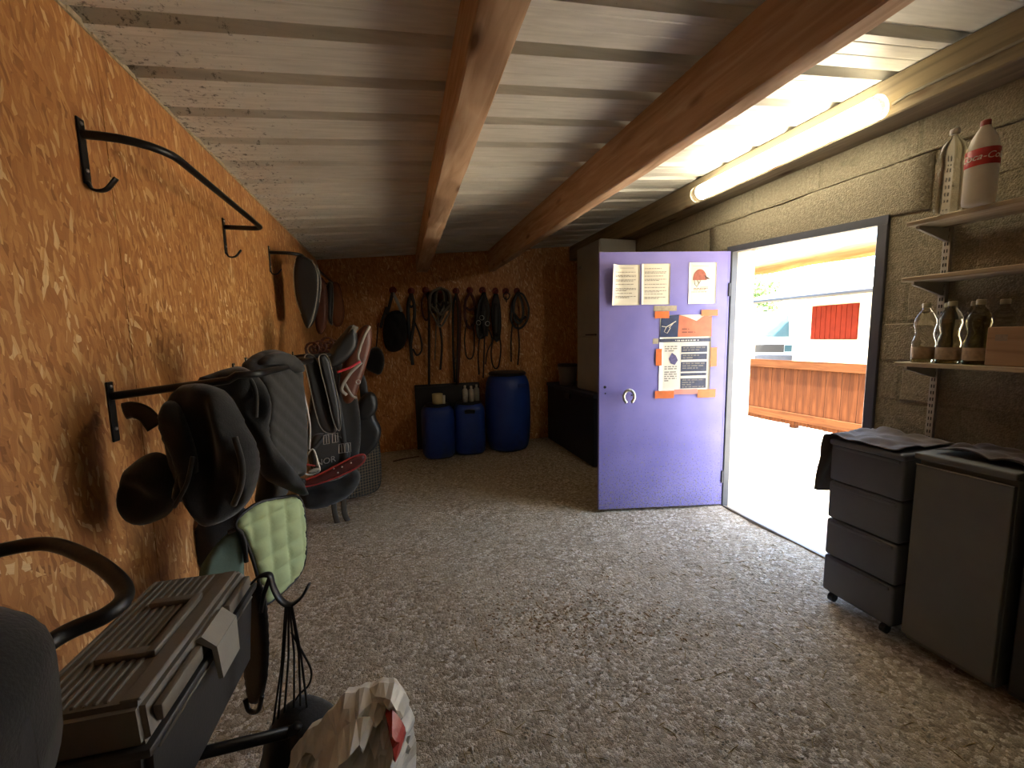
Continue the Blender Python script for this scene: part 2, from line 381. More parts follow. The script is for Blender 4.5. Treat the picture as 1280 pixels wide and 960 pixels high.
def puff(name, m, parent, plane, pxpoly, front=.03, back=.015, width=.04, res=.012, disp=None, bend=None, smooth_it=2, h0=0, metric=False, shade=True, jit=0):
    """a soft solid (cloth, pad, bag) with the given outline on its plane, thickness rising from the edge"""
    poly = pxpoly if metric else [plane.px(*p) for p in pxpoly]
    poly = np.array(chaikin(poly, smooth_it))
    seg = np.roll(poly, -1, 0)-poly; ln = np.hypot(*seg.T); tot = ln.sum(); nb = max(12, int(tot/res)); cum = np.concatenate([[0], np.cumsum(ln)])
    B = []
    for d in np.arange(nb)*tot/nb:
        i = min(np.searchsorted(cum, d, 'right')-1, len(poly)-1); B.append(poly[i]+seg[i]*((d-cum[i])/max(ln[i], 1e-9)))
    B = np.array(B); lo, hi = B.min(0), B.max(0)
    gx, gy = np.meshgrid(np.arange(lo[0], hi[0], res), np.arange(lo[1], hi[1], res)); gx = gx+(np.arange(gx.shape[0]) % 2)[:, None]*res*.5
    G = np.stack([gx.ravel(), gy.ravel()], 1)
    A, C = B, np.roll(B, -1, 0)
    x, y = G[:, :1], G[:, 1:]
    cr = ((A[:, 1] > y) != (C[:, 1] > y)) & (x < (C[:, 0]-A[:, 0])*(y-A[:, 1])/(C[:, 1]-A[:, 1]+1e-12)+A[:, 0])
    inside = cr.sum(1) % 2 == 1; G = G[inside]
    if len(G):
        ab = C-A; t = np.clip(((G[:, None]-A)*ab).sum(2)/((ab**2).sum(1)+1e-12), 0, 1); q = A+ab*t[..., None]; dist = np.sqrt(((G[:, None]-q)**2).sum(2)).min(1)
        keep = dist > res*.45; G, dist = G[keep], dist[keep]
    else: dist = np.zeros(0)
    pts = [Vector(p) for p in B]+[Vector(p) for p in G]; n = len(B)
    r = delaunay_2d_cdt(pts, [(i, (i+1) % n) for i in range(n)], [], 1, 1e-7)
    V = np.array([tuple(v) for v in r[0]]); faces = [f for f in r[2] if len(f) == 3]
    D = np.zeros(len(V)); orig = r[3]
    alld = np.concatenate([np.zeros(n), dist])
    for i, oi in enumerate(orig): D[i] = alld[oi[0]] if oi else 0
    k = np.minimum(D/width, 1); prof = np.sqrt(np.maximum(0, 1-(1-k)**2))
    hf = front*prof
    if disp is not None: hf = hf+disp(V[:, 0], V[:, 1])*np.minimum(D/(width*.6), 1)
    if jit: hf = hf+rng.uniform(-jit, jit, len(V))*(D > 0)
    hb = -back*prof
    bz = bend(V[:, 0], V[:, 1]) if bend is not None else np.zeros(len(V))
    verts = [plane.w(a, z, h+b+h0) for (a, z), h, b in zip(V, hf, bz)]; idx = {}
    for i in range(len(V)):
        if D[i] > 0: idx[i] = len(verts); verts.append(plane.w(V[i, 0], V[i, 1], hb[i]+bz[i]+h0))
        else: idx[i] = i
    fs = [tuple(f) for f in faces]+[tuple(idx[i] for i in reversed(f)) for f in faces]
    fs = [f for f in fs if len(set(f)) == 3]
    me = bpy.data.meshes.new(name); me.from_pydata([tuple(v) for v in verts], [], fs); me.update()
    bm = bmesh.new(); bm.from_mesh(me); bmesh.ops.recalc_face_normals(bm, faces=bm.faces[:]); bm.to_mesh(me); bm.free()
    return link(name, me, m, parent, shade)
def folds(amp, ka, kz, ph=0, n=.6):
    return lambda a, z: amp*(np.sin(a*ka+z*kz+ph+n*np.sin(z*kz*.7+a*11)) + .5*np.sin(a*ka*1.9-z*kz*.6+1.3))
def quilt(amp, ca, cz, a0=0, z0=0):
    return lambda a, z: amp*(np.abs(np.sin((a-a0)*math.pi/ca))**.5*np.abs(np.sin((z-z0)*math.pi/cz))**.5-1)
def text_mesh(txt, size, m, parent, name='lettering', mp=None, font_shear=0, thick=.0006, loc=(0, 0, 0)):
    cu = bpy.data.curves.new(name, 'FONT'); cu.body = txt; cu.size = size; cu.extrude = thick; cu.align_x = 'CENTER'; cu.align_y = 'CENTER'; cu.shear = font_shear
    t = bpy.data.objects.new(name, cu); COL.objects.link(t); dg = bpy.context.evaluated_depsgraph_get(); dg.update()
    me = bpy.data.meshes.new_from_object(t.evaluated_get(dg)); bpy.data.objects.remove(t)
    for v in me.vertices: v.co = mp(v.co) if mp else v.co+Vector(loc)
    me.name = name; return link(name, me, m, parent)

# ================================================================ THE SETTING
# floor: packed gravel with loose stones
def grid_mesh(name, x0, x1, y0, y1, st, zf):
    nx, ny = int((x1-x0)/st)+1, int((y1-y0)/st)+1
    vs_ = [(x0+(x1-x0)*i/(nx-1), y0+(y1-y0)*j/(ny-1), 0) for j in range(ny) for i in range(nx)]
    vs_ = [(x, y, zf(x, y)) for x, y, _ in vs_]
    fs = [(j*nx+i, j*nx+i+1, (j+1)*nx+i+1, (j+1)*nx+i) for j in range(ny-1) for i in range(nx-1)]
    me = bpy.data.meshes.new(name); me.from_pydata(vs_, [], fs); return me
floor = link('floor', grid_mesh('floor', XL-.05, XR+.03, YF-.05, YB+.05, .03,
    lambda x, y: .012*(noise.noise((x*2.2, y*2.2, 0)))+.007*noise.noise((x*9, y*9, 3))-.012), GRAVEL, None, True)
tag(floor, 'uneven packed gravel floor of the tack room', kind='structure')
def scatter(name, n, smin, smax, m, label, cat, straw=False):
    V, Fc = [], []
    for i in range(n):
        y = 5.3*random.random()**1.6+.15; x = random.uniform(XL+.05, 2.45)
        if x < -.05-.0*y and y < 1.2: x = random.uniform(0, 2.4)
        if y > 4.78: y = random.uniform(.3, 4.7)
        if x > 1.95 and (y > 3.9 or y < 1.62): x = random.uniform(-.3, 1.9)
        z = .012*noise.noise((x*2.2, y*2.2, 0))+.007*noise.noise((x*9, y*9, 3))-.012; b = len(V); s = random.uniform(smin, smax)*(1.6 if random.random() < .08 else 1)
        a = random.uniform(0, 6.28); ca, sa = math.cos(a), math.sin(a)
        if straw:
            L = s; wd = random.uniform(.0008, .002); 
            for (u, v, h) in ((-L, -wd, .001), (L, -wd, .003), (L, wd, .003), (-L, wd, .001), (0, 0, .006)): V.append((x+u*ca-v*sa, y+u*sa+v*ca, z+h))
            Fc += [(b, b+1, b+4), (b+1, b+2, b+4), (b+2, b+3, b+4), (b+3, b, b+4), (b+3, b+2, b+1, b)]
        else:
            e = random.uniform(.6, 1.2); f = random.uniform(.35, .7)
            for k in range(5):
                q = a+k*1.2566+random.uniform(-.3, .3); V.append((x+s*math.cos(q), y+s*e*math.sin(q), z+s*.1*random.random()))
            V.append((x+random.uniform(-.3, .3)*s, y+random.uniform(-.3, .3)*s, z+s*f*1.4))
            Fc += [(b+k, b+(k+1) % 5, b+5) for k in range(5)]
    me = bpy.data.meshes.new(name); me.from_pydata(V, [], Fc)
    return tag(link(name, me, m), label, cat, kind='stuff')
scatter('loose_gravel', 15000, .0022, .0075, PEBBLE, 'small loose stones strewn over the gravel floor', 'gravel')
scatter('straw_bits', 650, .008, .035, STRAW, 'short straw stalks scattered over the gravel floor', 'straw', True)

V, Fc = [], []
for i in range(520):
    c_ = U(705+random.gauss(0, 70), 770+random.gauss(0, 26), 'z', 0); a_ = random.uniform(0, 6.28); L = random.uniform(.004, .009); wd = .0022; z = .012*noise.noise((c_.x*2.2, c_.y*2.2, 0))+.007*noise.noise((c_.x*9, c_.y*9, 3))-.012; k = len(V)
    for u_, v_, h_ in ((-L, -wd, 0), (L, -wd, 0), (L, wd, 0), (-L, wd, 0), (-L, 0, .005), (L, 0, .005)): V.append((c_.x+u_*math.cos(a_)-v_*math.sin(a_), c_.y+u_*math.sin(a_)+v_*math.cos(a_), z+h_))
    Fc += [(k, k+1, k+5, k+4), (k+1, k+2, k+5), (k+2, k+3, k+4, k+5), (k+3, k, k+4)]
me = bpy.data.meshes.new('feed_pellets'); me.from_pydata(V, [], Fc); tag(link('feed_pellets', me, mat('pellet_brown', 'c9a882', .9, 0, .5, 60)), 'spilled brown feed pellets in the middle of the floor', 'pellets', kind='stuff')
# left wall: strand boards
wl = tag(thing('wall_left', 'wall of orange-brown strand boards with the saddle racks', None, kind='structure'), 'wall of orange-brown strand boards with the saddle racks')
if 'category' in wl: del wl['category']
ys = [YF-.1, -.82, .43, 1.68, 2.93, 4.18, YB+.02]
for a, b in zip(ys, ys[1:]):
    MB().box((XL-.02, a+.0015, -.03), (XL, b-.0015, 2.37)).build('strand_board', OSB_X, wl)
wb = thing('wall_back', 'end wall of darker strand boards behind the pegs', None, kind='structure')
if 'category' in wb: del wb['category']
xs = [XL-.05, .39, 1.63, XR+.25]
for a, b in zip(xs, xs[1:]):
    zt = roof_z((a+b)/2)+.2
    MB().box((a+.0015, YB, -.03), (b-.0015, YB+.02, zt)).build('strand_board', OSB_Y, wb)
MB().box((XL-.2, YB+.021, -.03), (XR+.3, YB+.06, 3.0)).build('backing', OSB_Y, wb); MB().box((XL-.08, YF-.1, -.03), (XL-.021, YB+.05, 2.5)).build('backing', OSB_X, wl)  # unseen backings added to stop light leaking through the board seams
wf = MB().box((XL-.05, YF-.02, -.03), (XR+.25, YF, 2.95)).build('wall_front', mat('pale_bounce_wall', 'd9d5ca', .9, 0, .08, 4, .3)); tag(wf, 'unseen wall opposite the rope pegs, pale to bounce fill light', kind='structure')  # unseen wall; pale colour picked to bounce fill light into the room
# frayed pale edge along the left wall top
t = MB(); y = YF
while y < YB:
    L = random.uniform(.015, .05); h = random.uniform(.006, .018)
    t.box((XL-.018, y, 2.365-.012), (XL+.004+random.uniform(0, .006), y+L, 2.365+h*.4)); y += L
tag(t.build('trim_1', mat('frayed_fibre', 'c9b99a', .95, 0, .4, 60)), 'pale frayed board edge under the roof along the rack wall', kind='structure')

# right wall: concrete blocks, lintel, opening
wr = thing('wall_right', 'rough grey concrete block wall around the doorway', None, kind='structure')
if 'category' in wr: del wr['category']
ZL0, ZL1 = 2.0, 2.062   # underside of lintel at near / far side
m_ = MB(); m_.box((XR+.0035, OPEN1+.03, -.03), (XR+.2, YB+.05, 2.46)).box((XR+.0035, YF-.05, -.03), (XR+.2, OPEN0-.03, 2.46)).box((XR+.0035, OPEN0-.03, 2.1), (XR+.2, OPEN1+.03, 2.46))
m_.build('mortar', MORTAR, wr)
lt = MB(); x0, x1 = XR-.004, XR+.2; ya, yb = OPEN0-.22, OPEN1+.25
lt.hexa([(x0, ya, ZL0), (x1, ya, ZL0), (x1, yb, ZL1), (x0, yb, ZL1)], [(x0, ya, 2.27), (x1, ya, 2.27), (x1, yb, 2.275), (x0, yb, 2.275)])
bmesh.ops.subdivide_edges(lt.bm, edges=lt.bm.edges[:], cuts=14, use_grid_fill=True)
for v in lt.bm.verts: v.co.x += .006*noise.noise(v.co*6) if v.co.x < XR+.05 else 0; v.co.z += .006*noise.noise(v.co*5)
lt.build('lintel', BLOCK, wr, True)
H = .205; blockn = 0
blk_cache = {}
def block(y0, y1, z0, z1):
    key = (round(y1-y0, 3), round(z1-z0, 3), random.randint(0, 2))
    if key not in blk_cache:
        b = MB(); b.box((0, 0, 0), (.05, key[0], key[1]), .006, 1); bmesh.ops.subdivide_edges(b.bm, edges=[e for e in b.bm.edges if e.calc_length() > .1], cuts=4, use_grid_fill=True)
        sd = random.random()*40
        for v in b.bm.verts:
            if v.co.x < .02: v.co.x += .005*noise.noise(v.co*14+Vector((sd, 0, 0)))
        bmesh.ops.recalc_face_normals(b.bm, faces=b.bm.faces[:]); me = bpy.data.meshes.new('concrete_block'); b.bm.to_mesh(me); b.bm.free(); me.materials.append(BLOCK); blk_cache[key] = me
    o = bpy.data.objects.new('concrete_block', blk_cache[key]); COL.objects.link(o); o.parent = wr; o.location = (XR+random.uniform(-.003, .004), y0, z0)
for r_ in range(12):
    z0, z1 = .025+r_*H, .025+(r_+1)*H-.011
    if r_ == 11: z1 = 2.46
    off = (.0 if r_ % 2 else .25)
    y = -1.7+off-.25
    while y < YB:
        a, b = y+.006, min(y+.5-.006, YB); y += .5
        segs = [(a, b)]
        lo, hi = (OPEN0-.225, OPEN1+.255) if r_ == 10 or z1 > 2.0 and r_ < 11 else (OPEN0-.06, OPEN1+.06)
        if r_ < 11: segs = [s_ for s_ in ((a, min(b, lo)), (max(a, hi), b)) if s_[1]-s_[0] > .04]
        for s_ in segs: block(s_[0], s_[1], z0, z1)
# mortar squeezed out of the bed joint above the lintel
cr = MB(); pts = [(XR-.004+.004*noise.noise((yy*7, 0, 0)), yy, 2.275+.008*noise.noise((yy*5, 2, 0))) for yy in np.arange(.4, 4.0, .04)]
cr.tube(pts, [.006+.006*abs(noise.noise((p[1]*11, 5, 0))) for p in pts], 6); cr.build('mortar_ridge', MORTAR, wr, True)
# plastered reveals
MB().box((XR+.03, OPEN1+.0, -.03), (XR+.21, OPEN1+.035, 2.08)).build('reveal', PLASTER, wr)
MB().box((XR+.03, OPEN0-.035, -.03), (XR+.21, OPEN0, 2.02)).build('reveal', PLASTER, wr)
# steel door frame
df = thing('trim_2', 'dark grey steel frame lining the doorway', None, kind='structure')
if 'category' in df: del df['category']
fx0, fx1 = XR-.012, XR+.045
MB().box((fx0, OPEN1-.004, -.01), (fx1, OPEN1+.045, 2.075), .004, 1).build('jamb', FRAMEM, df)
MB().box((fx0, OPEN0-.05, -.01), (fx1, OPEN0+.004, 2.015), .004, 1).build('jamb', FRAMEM, df)
hd = MB(); fx0 -= .002; fx1 += .002; hd.hexa([(fx0, OPEN0-.05, 1.972), (fx1, OPEN0-.05, 1.972), (fx1, OPEN1+.045, 2.036), (fx0, OPEN1+.045, 2.036)], [(fx0, OPEN0-.05, 2.018), (fx1, OPEN0-.05, 2.018), (fx1, OPEN1+.045, 2.08), (fx0, OPEN1+.045, 2.08)]); hd.build('header', FRAMEM, df)
MB().box((XR-.01, OPEN0-.02, -.02), (XR+.012, OPEN1+.02, .006), .002, 1).build('threshold', mat('worn_steel', '8f8a80', .45, .7, .3), df)
for z in (.25, 1.75): MB().tube([(fx0-.008, OPEN1+.002, z-.05), (fx0-.008, OPEN1+.002, z+.05)], .009, 10).build('hinge', FRAMEM, df)

# roof: trapezoid sheets, ribs running from the rack wall to the doorway wall
ce = thing('ceiling', 'off-white ribbed metal roof sheets', None, kind='structure')
if 'category' in ce: del ce['category']
PIT = .265; y = 1.585-PIT*13-.13; sheets = []
while y < YB+.2:
    prof = []
    for k in range(4):
        c_ = y+PIT*k+.13; prof += [(c_-.036, 0), (c_-.02, .036), (c_+.02, .036), (c_+.036, 0)]
        for q in (.075, .15): prof += [(c_+q-.006, 0), (c_+q, .0018), (c_+q+.006, 0)]
    prof = [(y-.004, 0)]+prof+[(y+PIT*4+.004, 0)]
    b = MB(); xa, xb = XL-.12, XR+.3; A = [b.bm.verts.new((xa, p[0], roof_z(xa)+p[1])) for p in prof]; B_ = [b.bm.verts.new((xb, p[0], roof_z(xb)+p[1])) for p in prof]
    for i in range(len(prof)-1): b.bm.faces.new((A[i], A[i+1], B_[i+1], B_[i]))
    sh = b.build('roof_sheet', ROOF, ce); sh.location.z = -.0006*len(sheets) % .002; sheets.append(sh); y += PIT*4
# beams
def beam(name, near, far, label, z_near, z_far, m=BEAM):
    """near / far = (x0, x1) of the section at the two ends"""
    b = MB(); n = 60; rings = []
    for i in range(n+1):
        f = i/n; yy = YF+.05+(YB-.0-YF-.05)*f; g = (yy-.8)/(YB-.8)
        x0 = near[0]+(far[0]-near[0])*g; x1 = near[1]+(far[1]-near[1])*g; z0 = z_near+(z_far-z_near)*g
        j = lambda q: .0035*noise.noise((yy*3.1, q, 0))+.0025*noise.noise((yy*11, q+4, 0))
        rings.append([b.bm.verts.new(p) for p in ((x0+j(1), yy, z0+.006+j(2)), (x0+.007+j(3), yy, z0+j(4)), (x1-.007+j(5), yy, z0+j(6)), (x1+j(7), yy, z0+.006+j(8)), (x1, yy, roof_z(x1)+.002), (x0, yy, roof_z(x0)+.002))])
    for A, B_ in zip(rings, rings[1:]):
        for k in range(6): b.bm.faces.new((A[k], A[(k+1) % 6], B_[(k+1) % 6], B_[k]))
    b.bm.faces.new(rings[0][::-1]); b.bm.faces.new(rings[-1])
    return tag(b.build(name, m, None, 'auto'), label, kind='structure')
beam('roof_beam', (.237, .36), (.285, .43), 'knotty timber roof beam running above the gravel aisle', 2.243, 2.243)
beam('roof_beam', (1.275, 1.357), (1.21, 1.29), 'deep timber roof beam parallel to the strip lamp', 2.27, 2.27)
pl = MB(); pl.box((2.35, YF, 2.44), (XR+.24, YB, 2.627), .006, 1); tag(pl.build('wall_plate', wood_material('grey_plate_timber', '6e6350', '83765f', '908469', 'y')), 'grey timber plate lying on the block wall under the roof', kind='structure')
cv = MB(); cv.tube([(2.345, .2, 2.498), (2.345, 1.5, 2.502), (2.346, 1.56, 2.49)], .007, 8); tag(cv.build('lamp_cable', mat('grey_cable', '8d8672', .6)), 'thin grey cable clipped along the plate to the strip lamp', 'cable')

# ================================================================ DOOR AND WHAT HANGS ON IT
HX, HY, FX, FY = XR-.018, OPEN1+.004, 1.514, 2.937
ddir = Vector((HX-FX, HY-FY, 0)); DW = ddir.length; ddir.normalize(); dn = Vector((ddir.y, -ddir.x, 0))
if dn.y > 0: dn = -dn
DM = Matrix((ddir, -dn, Vector((0, 0, 1)))).transposed().to_4x4(); DM.translation = (FX, FY, 0)   # local: x along leaf, -y toward viewer, z up
DP = Plane((FX, FY), (HX, HY))
def DU(px, py): a, z = DP.px(px, py); return a, z
door = thing('door_1', 'lilac painted steel door standing open with notices taped on', None, DM, kind='structure')
if 'category' in door: del door['category']
MB().box((0, 0, .012), (DW, .04, 2.04), .004, 2).build('leaf', DOORP, door)
MB().box((.002, -.002, .012), (.012, 0, 2.04)).box((DW-.012, -.002, .012), (DW-.002, 0, 2.04)).box((.012, -.002, 2.03), (DW-.012, 0, 2.04)).build('edge_fold', DOORP, door)
a, z = DU(784, 495)
hs = MB(); arc = [(a+.042*math.sin(t_)*(1 if abs(t_) < 2.1 else .93), -.045, z+.052*math.cos(t_)) for t_ in np.linspace(-2.65, 2.65, 26)]
hs.tube(arc, .0, 8, flat=(.024, .012), nrm=Vector((0, 1, 0))); hs.build('horseshoe_handle', STEEL, door, True)['label'] = 'steel horseshoe used as door handle'
MB().tube([(a-.036, 0, z+.006), (a-.036, -.045, z+.006)], .006, 8).tube([(a+.036, 0, z+.006), (a+.036, -.045, z+.006)], .006, 8).build('handle_bolt', BLACK, door)
a2, z2 = DU(756, 484); MB().tube([(a2, .001, z2), (a2, -.003, z2)], .011, 12).build('keyhole', BLACKPL, door); MB().tube([(a2+.004, .001, z2-.05), (a2+.004, -.0025, z2-.05)], .006, 10).build('keyhole', BLACKPL, door)

def sheet_on_door(name, label, cat, px0, py0, px1, py1, curl=0, off=.003, wav=.0015):
    a0, zb = DU(px0, py1); a1, zt = DU(px1, py0); nx, ny = 12, 14; V, Fc = [], []
    for j in range(ny+1):
        for i in range(nx+1):
            u, v = i/nx, j/ny; h = off+wav*(1+math.sin(u*5+v*7))
            if curl: h += curl*max(0, .35-u)**2*8*(.4+.6*v)
            V.append((a0+(a1-a0)*u, -h, zb+(zt-zb)*v))
    Fc = [(j*(nx+1)+i, j*(nx+1)+i+1, (j+1)*(nx+1)+i+1, (j+1)*(nx+1)+i) for j in range(ny) for i in range(nx)]
    n_ = len(V); V += [(x, y_+.0006, z_) for x, y_, z_ in V]; Fc += [tuple(q+n_ for q in reversed(f)) for f in Fc]
    rim = [i for i in range(nx+1)]+[j*(nx+1)+nx for j in range(1, ny+1)]+[ny*(nx+1)+i for i in range(nx-1, -1, -1)]+[j*(nx+1) for j in range(ny-1, 0, -1)]
    Fc += [(q, q+n_, p+n_, p) for p, q in zip(rim, rim[1:]+rim[:1])]
    root = thing(name, label, cat, DM); me = bpy.data.meshes.new('sheet'); me.from_pydata(V, [], Fc); link('sheet', me, PAPER, root, True)
    surf = lambda u, v: (a0+(a1-a0)*u, -(off+wav*(1+math.sin(u*5+v*7))+(curl*max(0, .35-u)**2*8*(.4+.6*v) if curl else 0))-.0012, zb+(zt-zb)*v)
    return root, surf
def print_bars(root, surf, rects, m, name='printed_text'):
    V, Fc = [], []
    for u0, u1, v0, v1 in rects:
        k = max(1, int((u1-u0)*12)); 
        for i in range(k):
            b = len(V); ua, ub = u0+(u1-u0)*i/k, u0+(u1-u0)*(i+1)/k
            V += [surf(ua, v0), surf(ub, v0), surf(ub, v1), surf(ua, v1)]; Fc.append((b, b+1, b+2, b+3))
    me = bpy.data.meshes.new(name); me.from_pydata(V, [], Fc); o = link(name, me, m, root); o['kind'] = 'stuff'; return o
def para(rows, x0=.12, x1=.86):
    out = []
    for v, n_ in rows:
        for k in range(n_):
            u = x0
            while u < x1:
                wd = random.uniform(.03, .12); e = min(u+wd, x1); out.append((u, e, v-k*.028-.008, v-k*.028+.006)); u = e+.018
            if k == n_-1: out = out[:len(out)-random.randint(0, 3)] if len(out) > 4 else out
    return out
r1, s1 = sheet_on_door('paper_notice', 'curled white notice sheet of printed text at the door corner', 'notice', 764, 331, 800, 382, curl=.05)
print_bars(r1, s1, [(.28, .78, .915, .925)]+para([(.82, 1), (.74, 2), (.63, 2), (.52, 1), (.42, 3), (.30, 1), (.22, 2)]), INK)
r2, s2 = sheet_on_door('paper_notice', 'flat white notice sheet of printed text beside the curled one', 'notice', 801.5, 329.5, 838, 381)
print_bars(r2, s2, para([(.88, 1), (.80, 2), (.70, 1), (.62, 2), (.50, 1), (.42, 1), (.34, 2), (.26, 1), (.18, 2)], .1), INK)
r3, s3 = sheet_on_door('helmet_poster', 'white poster with a red riding helmet drawing', 'poster', 860, 328, 896, 380)
def poly_print(root, surf, poly, m, name, lift=.0009):
    V = [Vector(surf(*p))+Vector((0, -lift, 0)) for p in poly]; me = bpy.data.meshes.new(name); me.from_pydata([tuple(v) for v in V], [], [tuple(range(len(V)))]); return link(name, me, m, root)
dome = [(.14+.5*.5*(1-math.cos(t_)), .58+.26*math.sin(t_)) for t_ in np.linspace(0, math.pi, 14)]
poly_print(r3, s3, dome+[(.78, .6), (.72, .66)][::-1][:0]+[(.64, .575), (.14, .575)], mat('helmet_red_print', 'a85f4c', .7, 0, .35, 40, 0), 'helmet_print')
poly_print(r3, s3, [(.55, .70), (.63, .66), (.77, .6), (.60, .595)], mat('helmet_dark_print', '4c3a38', .7, 0, .3, 40, 0), 'helmet_peak_print')
hl = MB()
for pts in ([(.2, .58), (.22, .47), (.3, .42), (.37, .5), (.44, .585)], [(.37, .5), (.3, .58)]): hl.tube([Vector(s3(*p))+Vector((0, -.0002, 0)) for p in pts], .0022, 5)
hl.build('helmet_strap_print', INK, r3)
print_bars(r3, s3, para([(.375, 2)], .18, .7)+[(.42, .7, .40, .41)], mat('helmet_title_print', '7a4a44', .7, 0, .4, 60, 0)); print_bars(r3, s3, para([(.29, 1)], .1, .74), mat('helmet_line_print', 'b06a50', .7, 0, .3, 60, 0)); print_bars(r3, s3, [(.12, .7, .91, .917)], INK)
# large poster under orange tape
r4, s4 = sheet_on_door('taped_poster', 'blue, orange and white information poster held by orange tape', 'poster', 823, 393, 890, 491, wav=.0015)
poly_print(r4, s4, [(.0, .72), (.34, .72), (.36, 1), (.02, .99)], BLUEINK, 'blue_photo_print')
poly_print(r4, s4, [(.34, .72), (1, .72), (.99, .97), (.86, .99), (.7, .92), (.52, .97), (.36, 1)], ORANGEP, 'orange_panel_print')
print_bars(r4, s4, [(0, .98, .655, .70)], NAVYINK, 'navy_band_print'); print_bars(r4, s4, para([(.675, 1)], .22, .8), PAPER, 'band_lettering_print')
print_bars(r4, s4, para([(.86, 1), (.82, 1), (.78, 1)], .42, .9), mat('orange_dark_print', '7c3a24', .6, 0, .4, 50, 0), 'orange_panel_text')
hs2 = MB()
for pts in ([(.03, .86), (.12, .85), (.22, .89), (.30, .92)], [(.12, .85), (.08, .79), (.14, .77), (.2, .84)], [(.17, .84), (.25, .9)]): hs2.tube([Vector(s4(*p))+Vector((0, -.001, 0)) for p in pts], .003, 5)
hs2.build('white_print', PAPER, r4)
for v0, v1 in ((.52, .60), (.425, .50), (.27, .395), (.215, .25), (.05, .18)): print_bars(r4, s4, [(.42, .92, v0, v1)], NAVYINK, 'navy_panel_print')
for v0, v1 in ((.52, .60), (.425, .50), (.27, .395), (.05, .18)):
    print_bars(r4, lambda u, v: tuple(Vector(s4(u, v))+Vector((0, -.0004, 0))), para([(v1-.02-q*.03, 1) for q in range(int((v1-v0)/.032))], .45, .88), INK, 'panel_lettering_print')
poly_print(r4, s4, [(.18, .44), (.24, .52), (.32, .48), (.36, .42), (.3, .36), (.22, .38)], mat('violet_print', '5a527e', .6, 0, .5, 60, 0), 'horse_print')
print_bars(r4, s4, para([(.6, 3), (.34, 2), (.27, 5)], .1, .34), INK)
def tape(root, px0, py0, px1, py1, m=TAPE, h=.0085):
    a0, zb = DU(px0, py1); a1, zt = DU(px1, py0); b = MB(); b.box((a0, -h-.0008, zb), (a1, -h, zt)); bmesh.ops.subdivide_edges(b.bm, edges=b.bm.edges[:], cuts=4, use_grid_fill=True)
    for v in b.bm.verts: v.co.y += .0004*noise.noise(v.co*30); v.co.z += .003*noise.noise(v.co*22); v.co.x += .002*noise.noise(v.co*33+Vector((5, 0, 0)))
    b.build('tape_strip', m, root)
for q in ((818, 389, 836, 398), (876, 387, 897, 395), (819, 436, 827, 457), (887, 434, 896, 458), (818, 488, 842, 498), (871, 486, 894, 497)): tape(r4, *q)
tape(r4, 842, 486, 871, 493, mat('pink_tape', 'd98a78', .5, 0, .2), .0082)
for q in ((817, 382, 846, 389), (816, 423, 823, 430)): tape(r4, *q, OLDTAPE, .0015)

# ================================================================ STRIP LAMP
lamp = thing('strip_lamp', 'long glowing tubular strip lamp fixed to the wall plate', 'lamp', at(2.282, 1.56, 2.478))
LL = 1.29
tb = MB(); tb.lathe([(.0, .06), (.05, .06), (.053, .07), (.053, LL-.07), (.05, LL-.06), (.0, LL-.06)], 24, mtx=Matrix.Rotation(-math.pi/2, 4, 'X'), cap=False); tb.build('diffuser', TUBE, lamp, True)
for s_ in (0, 1):
    c_ = MB(); z0, z1 = (0, .062) if s_ == 0 else (LL-.062, LL); c_.lathe([(.03, z0), (.052, z0+.006), (.056, z0+.012), (.056, z1-.006), (.054, z1)] if s_ == 0 else [(.054, z0), (.056, z0+.006), (.056, z1-.012), (.052, z1-.006), (.03, z1)], 24, mtx=Matrix.Rotation(-math.pi/2, 4, 'X')); c_.build('end_cap', CAPM, lamp, True)
for yy in (.3, .95): MB().box((.048, yy-.02, -.03), (.069, yy+.02, .03)).build('bracket', FRAMEM, lamp)

# ================================================================ SHELVES ON THE BLOCK WALL
for i, (z, lab) in enumerate(((1.905, 'topmost pale wall shelf carrying two plastic bottles'), (1.656, 'empty pale wall shelf between the two laden shelves'), (1.265, 'lowest pale wall shelf carrying oil bottles and a wooden box'))):
    sh = thing('wall_shelf', lab, 'shelf')
    MB().box((2.285, -.9, z-.02), (2.512, 1.425, z), .003, 1).build('shelf_board', SHELFW, sh)
    for yy in (1.395, .3):
        b = MB(); b.prism([(0, 0), (-.2, 0), (-.2, -.014), (-.01, -.06), (0, -.06)], .012, Matrix.Translation((2.515, yy+.006, z-.021)) @ Matrix.Rotation(math.pi/2, 4, 'X')); b.build('bracket', mat('white_bracket', 'b3ada0', .5, .2), sh)
for yy, lab in ((1.395, 'slotted shelf upright beside the doorway'), (.3, 'slotted shelf upright deeper along the block wall')):
    rl = thing('shelf_rail', lab, 'shelf rail', at(0, yy))
    b = MB(); b.box((2.514, -.014, .75), (2.519, .014, 2.25)); b.box((2.518, -.014, .75), (2.5325, -.011, 2.25)); b.box((2.518, .011, .75), (2.5325, .014, 2.25)); b.build('upright', mat('white_rail', 'b5b0a4', .45, .3), rl)
    b = MB()
    for k in range(46): b.box((2.5125, -.007, .78+k*.032), (2.5142, -.003, .796+k*.032)).box((2.5125, .003, .78+k*.032), (2.5142, .007, .796+k*.032))
    b.build('slots', BLACKPL, rl)['kind'] = 'stuff'

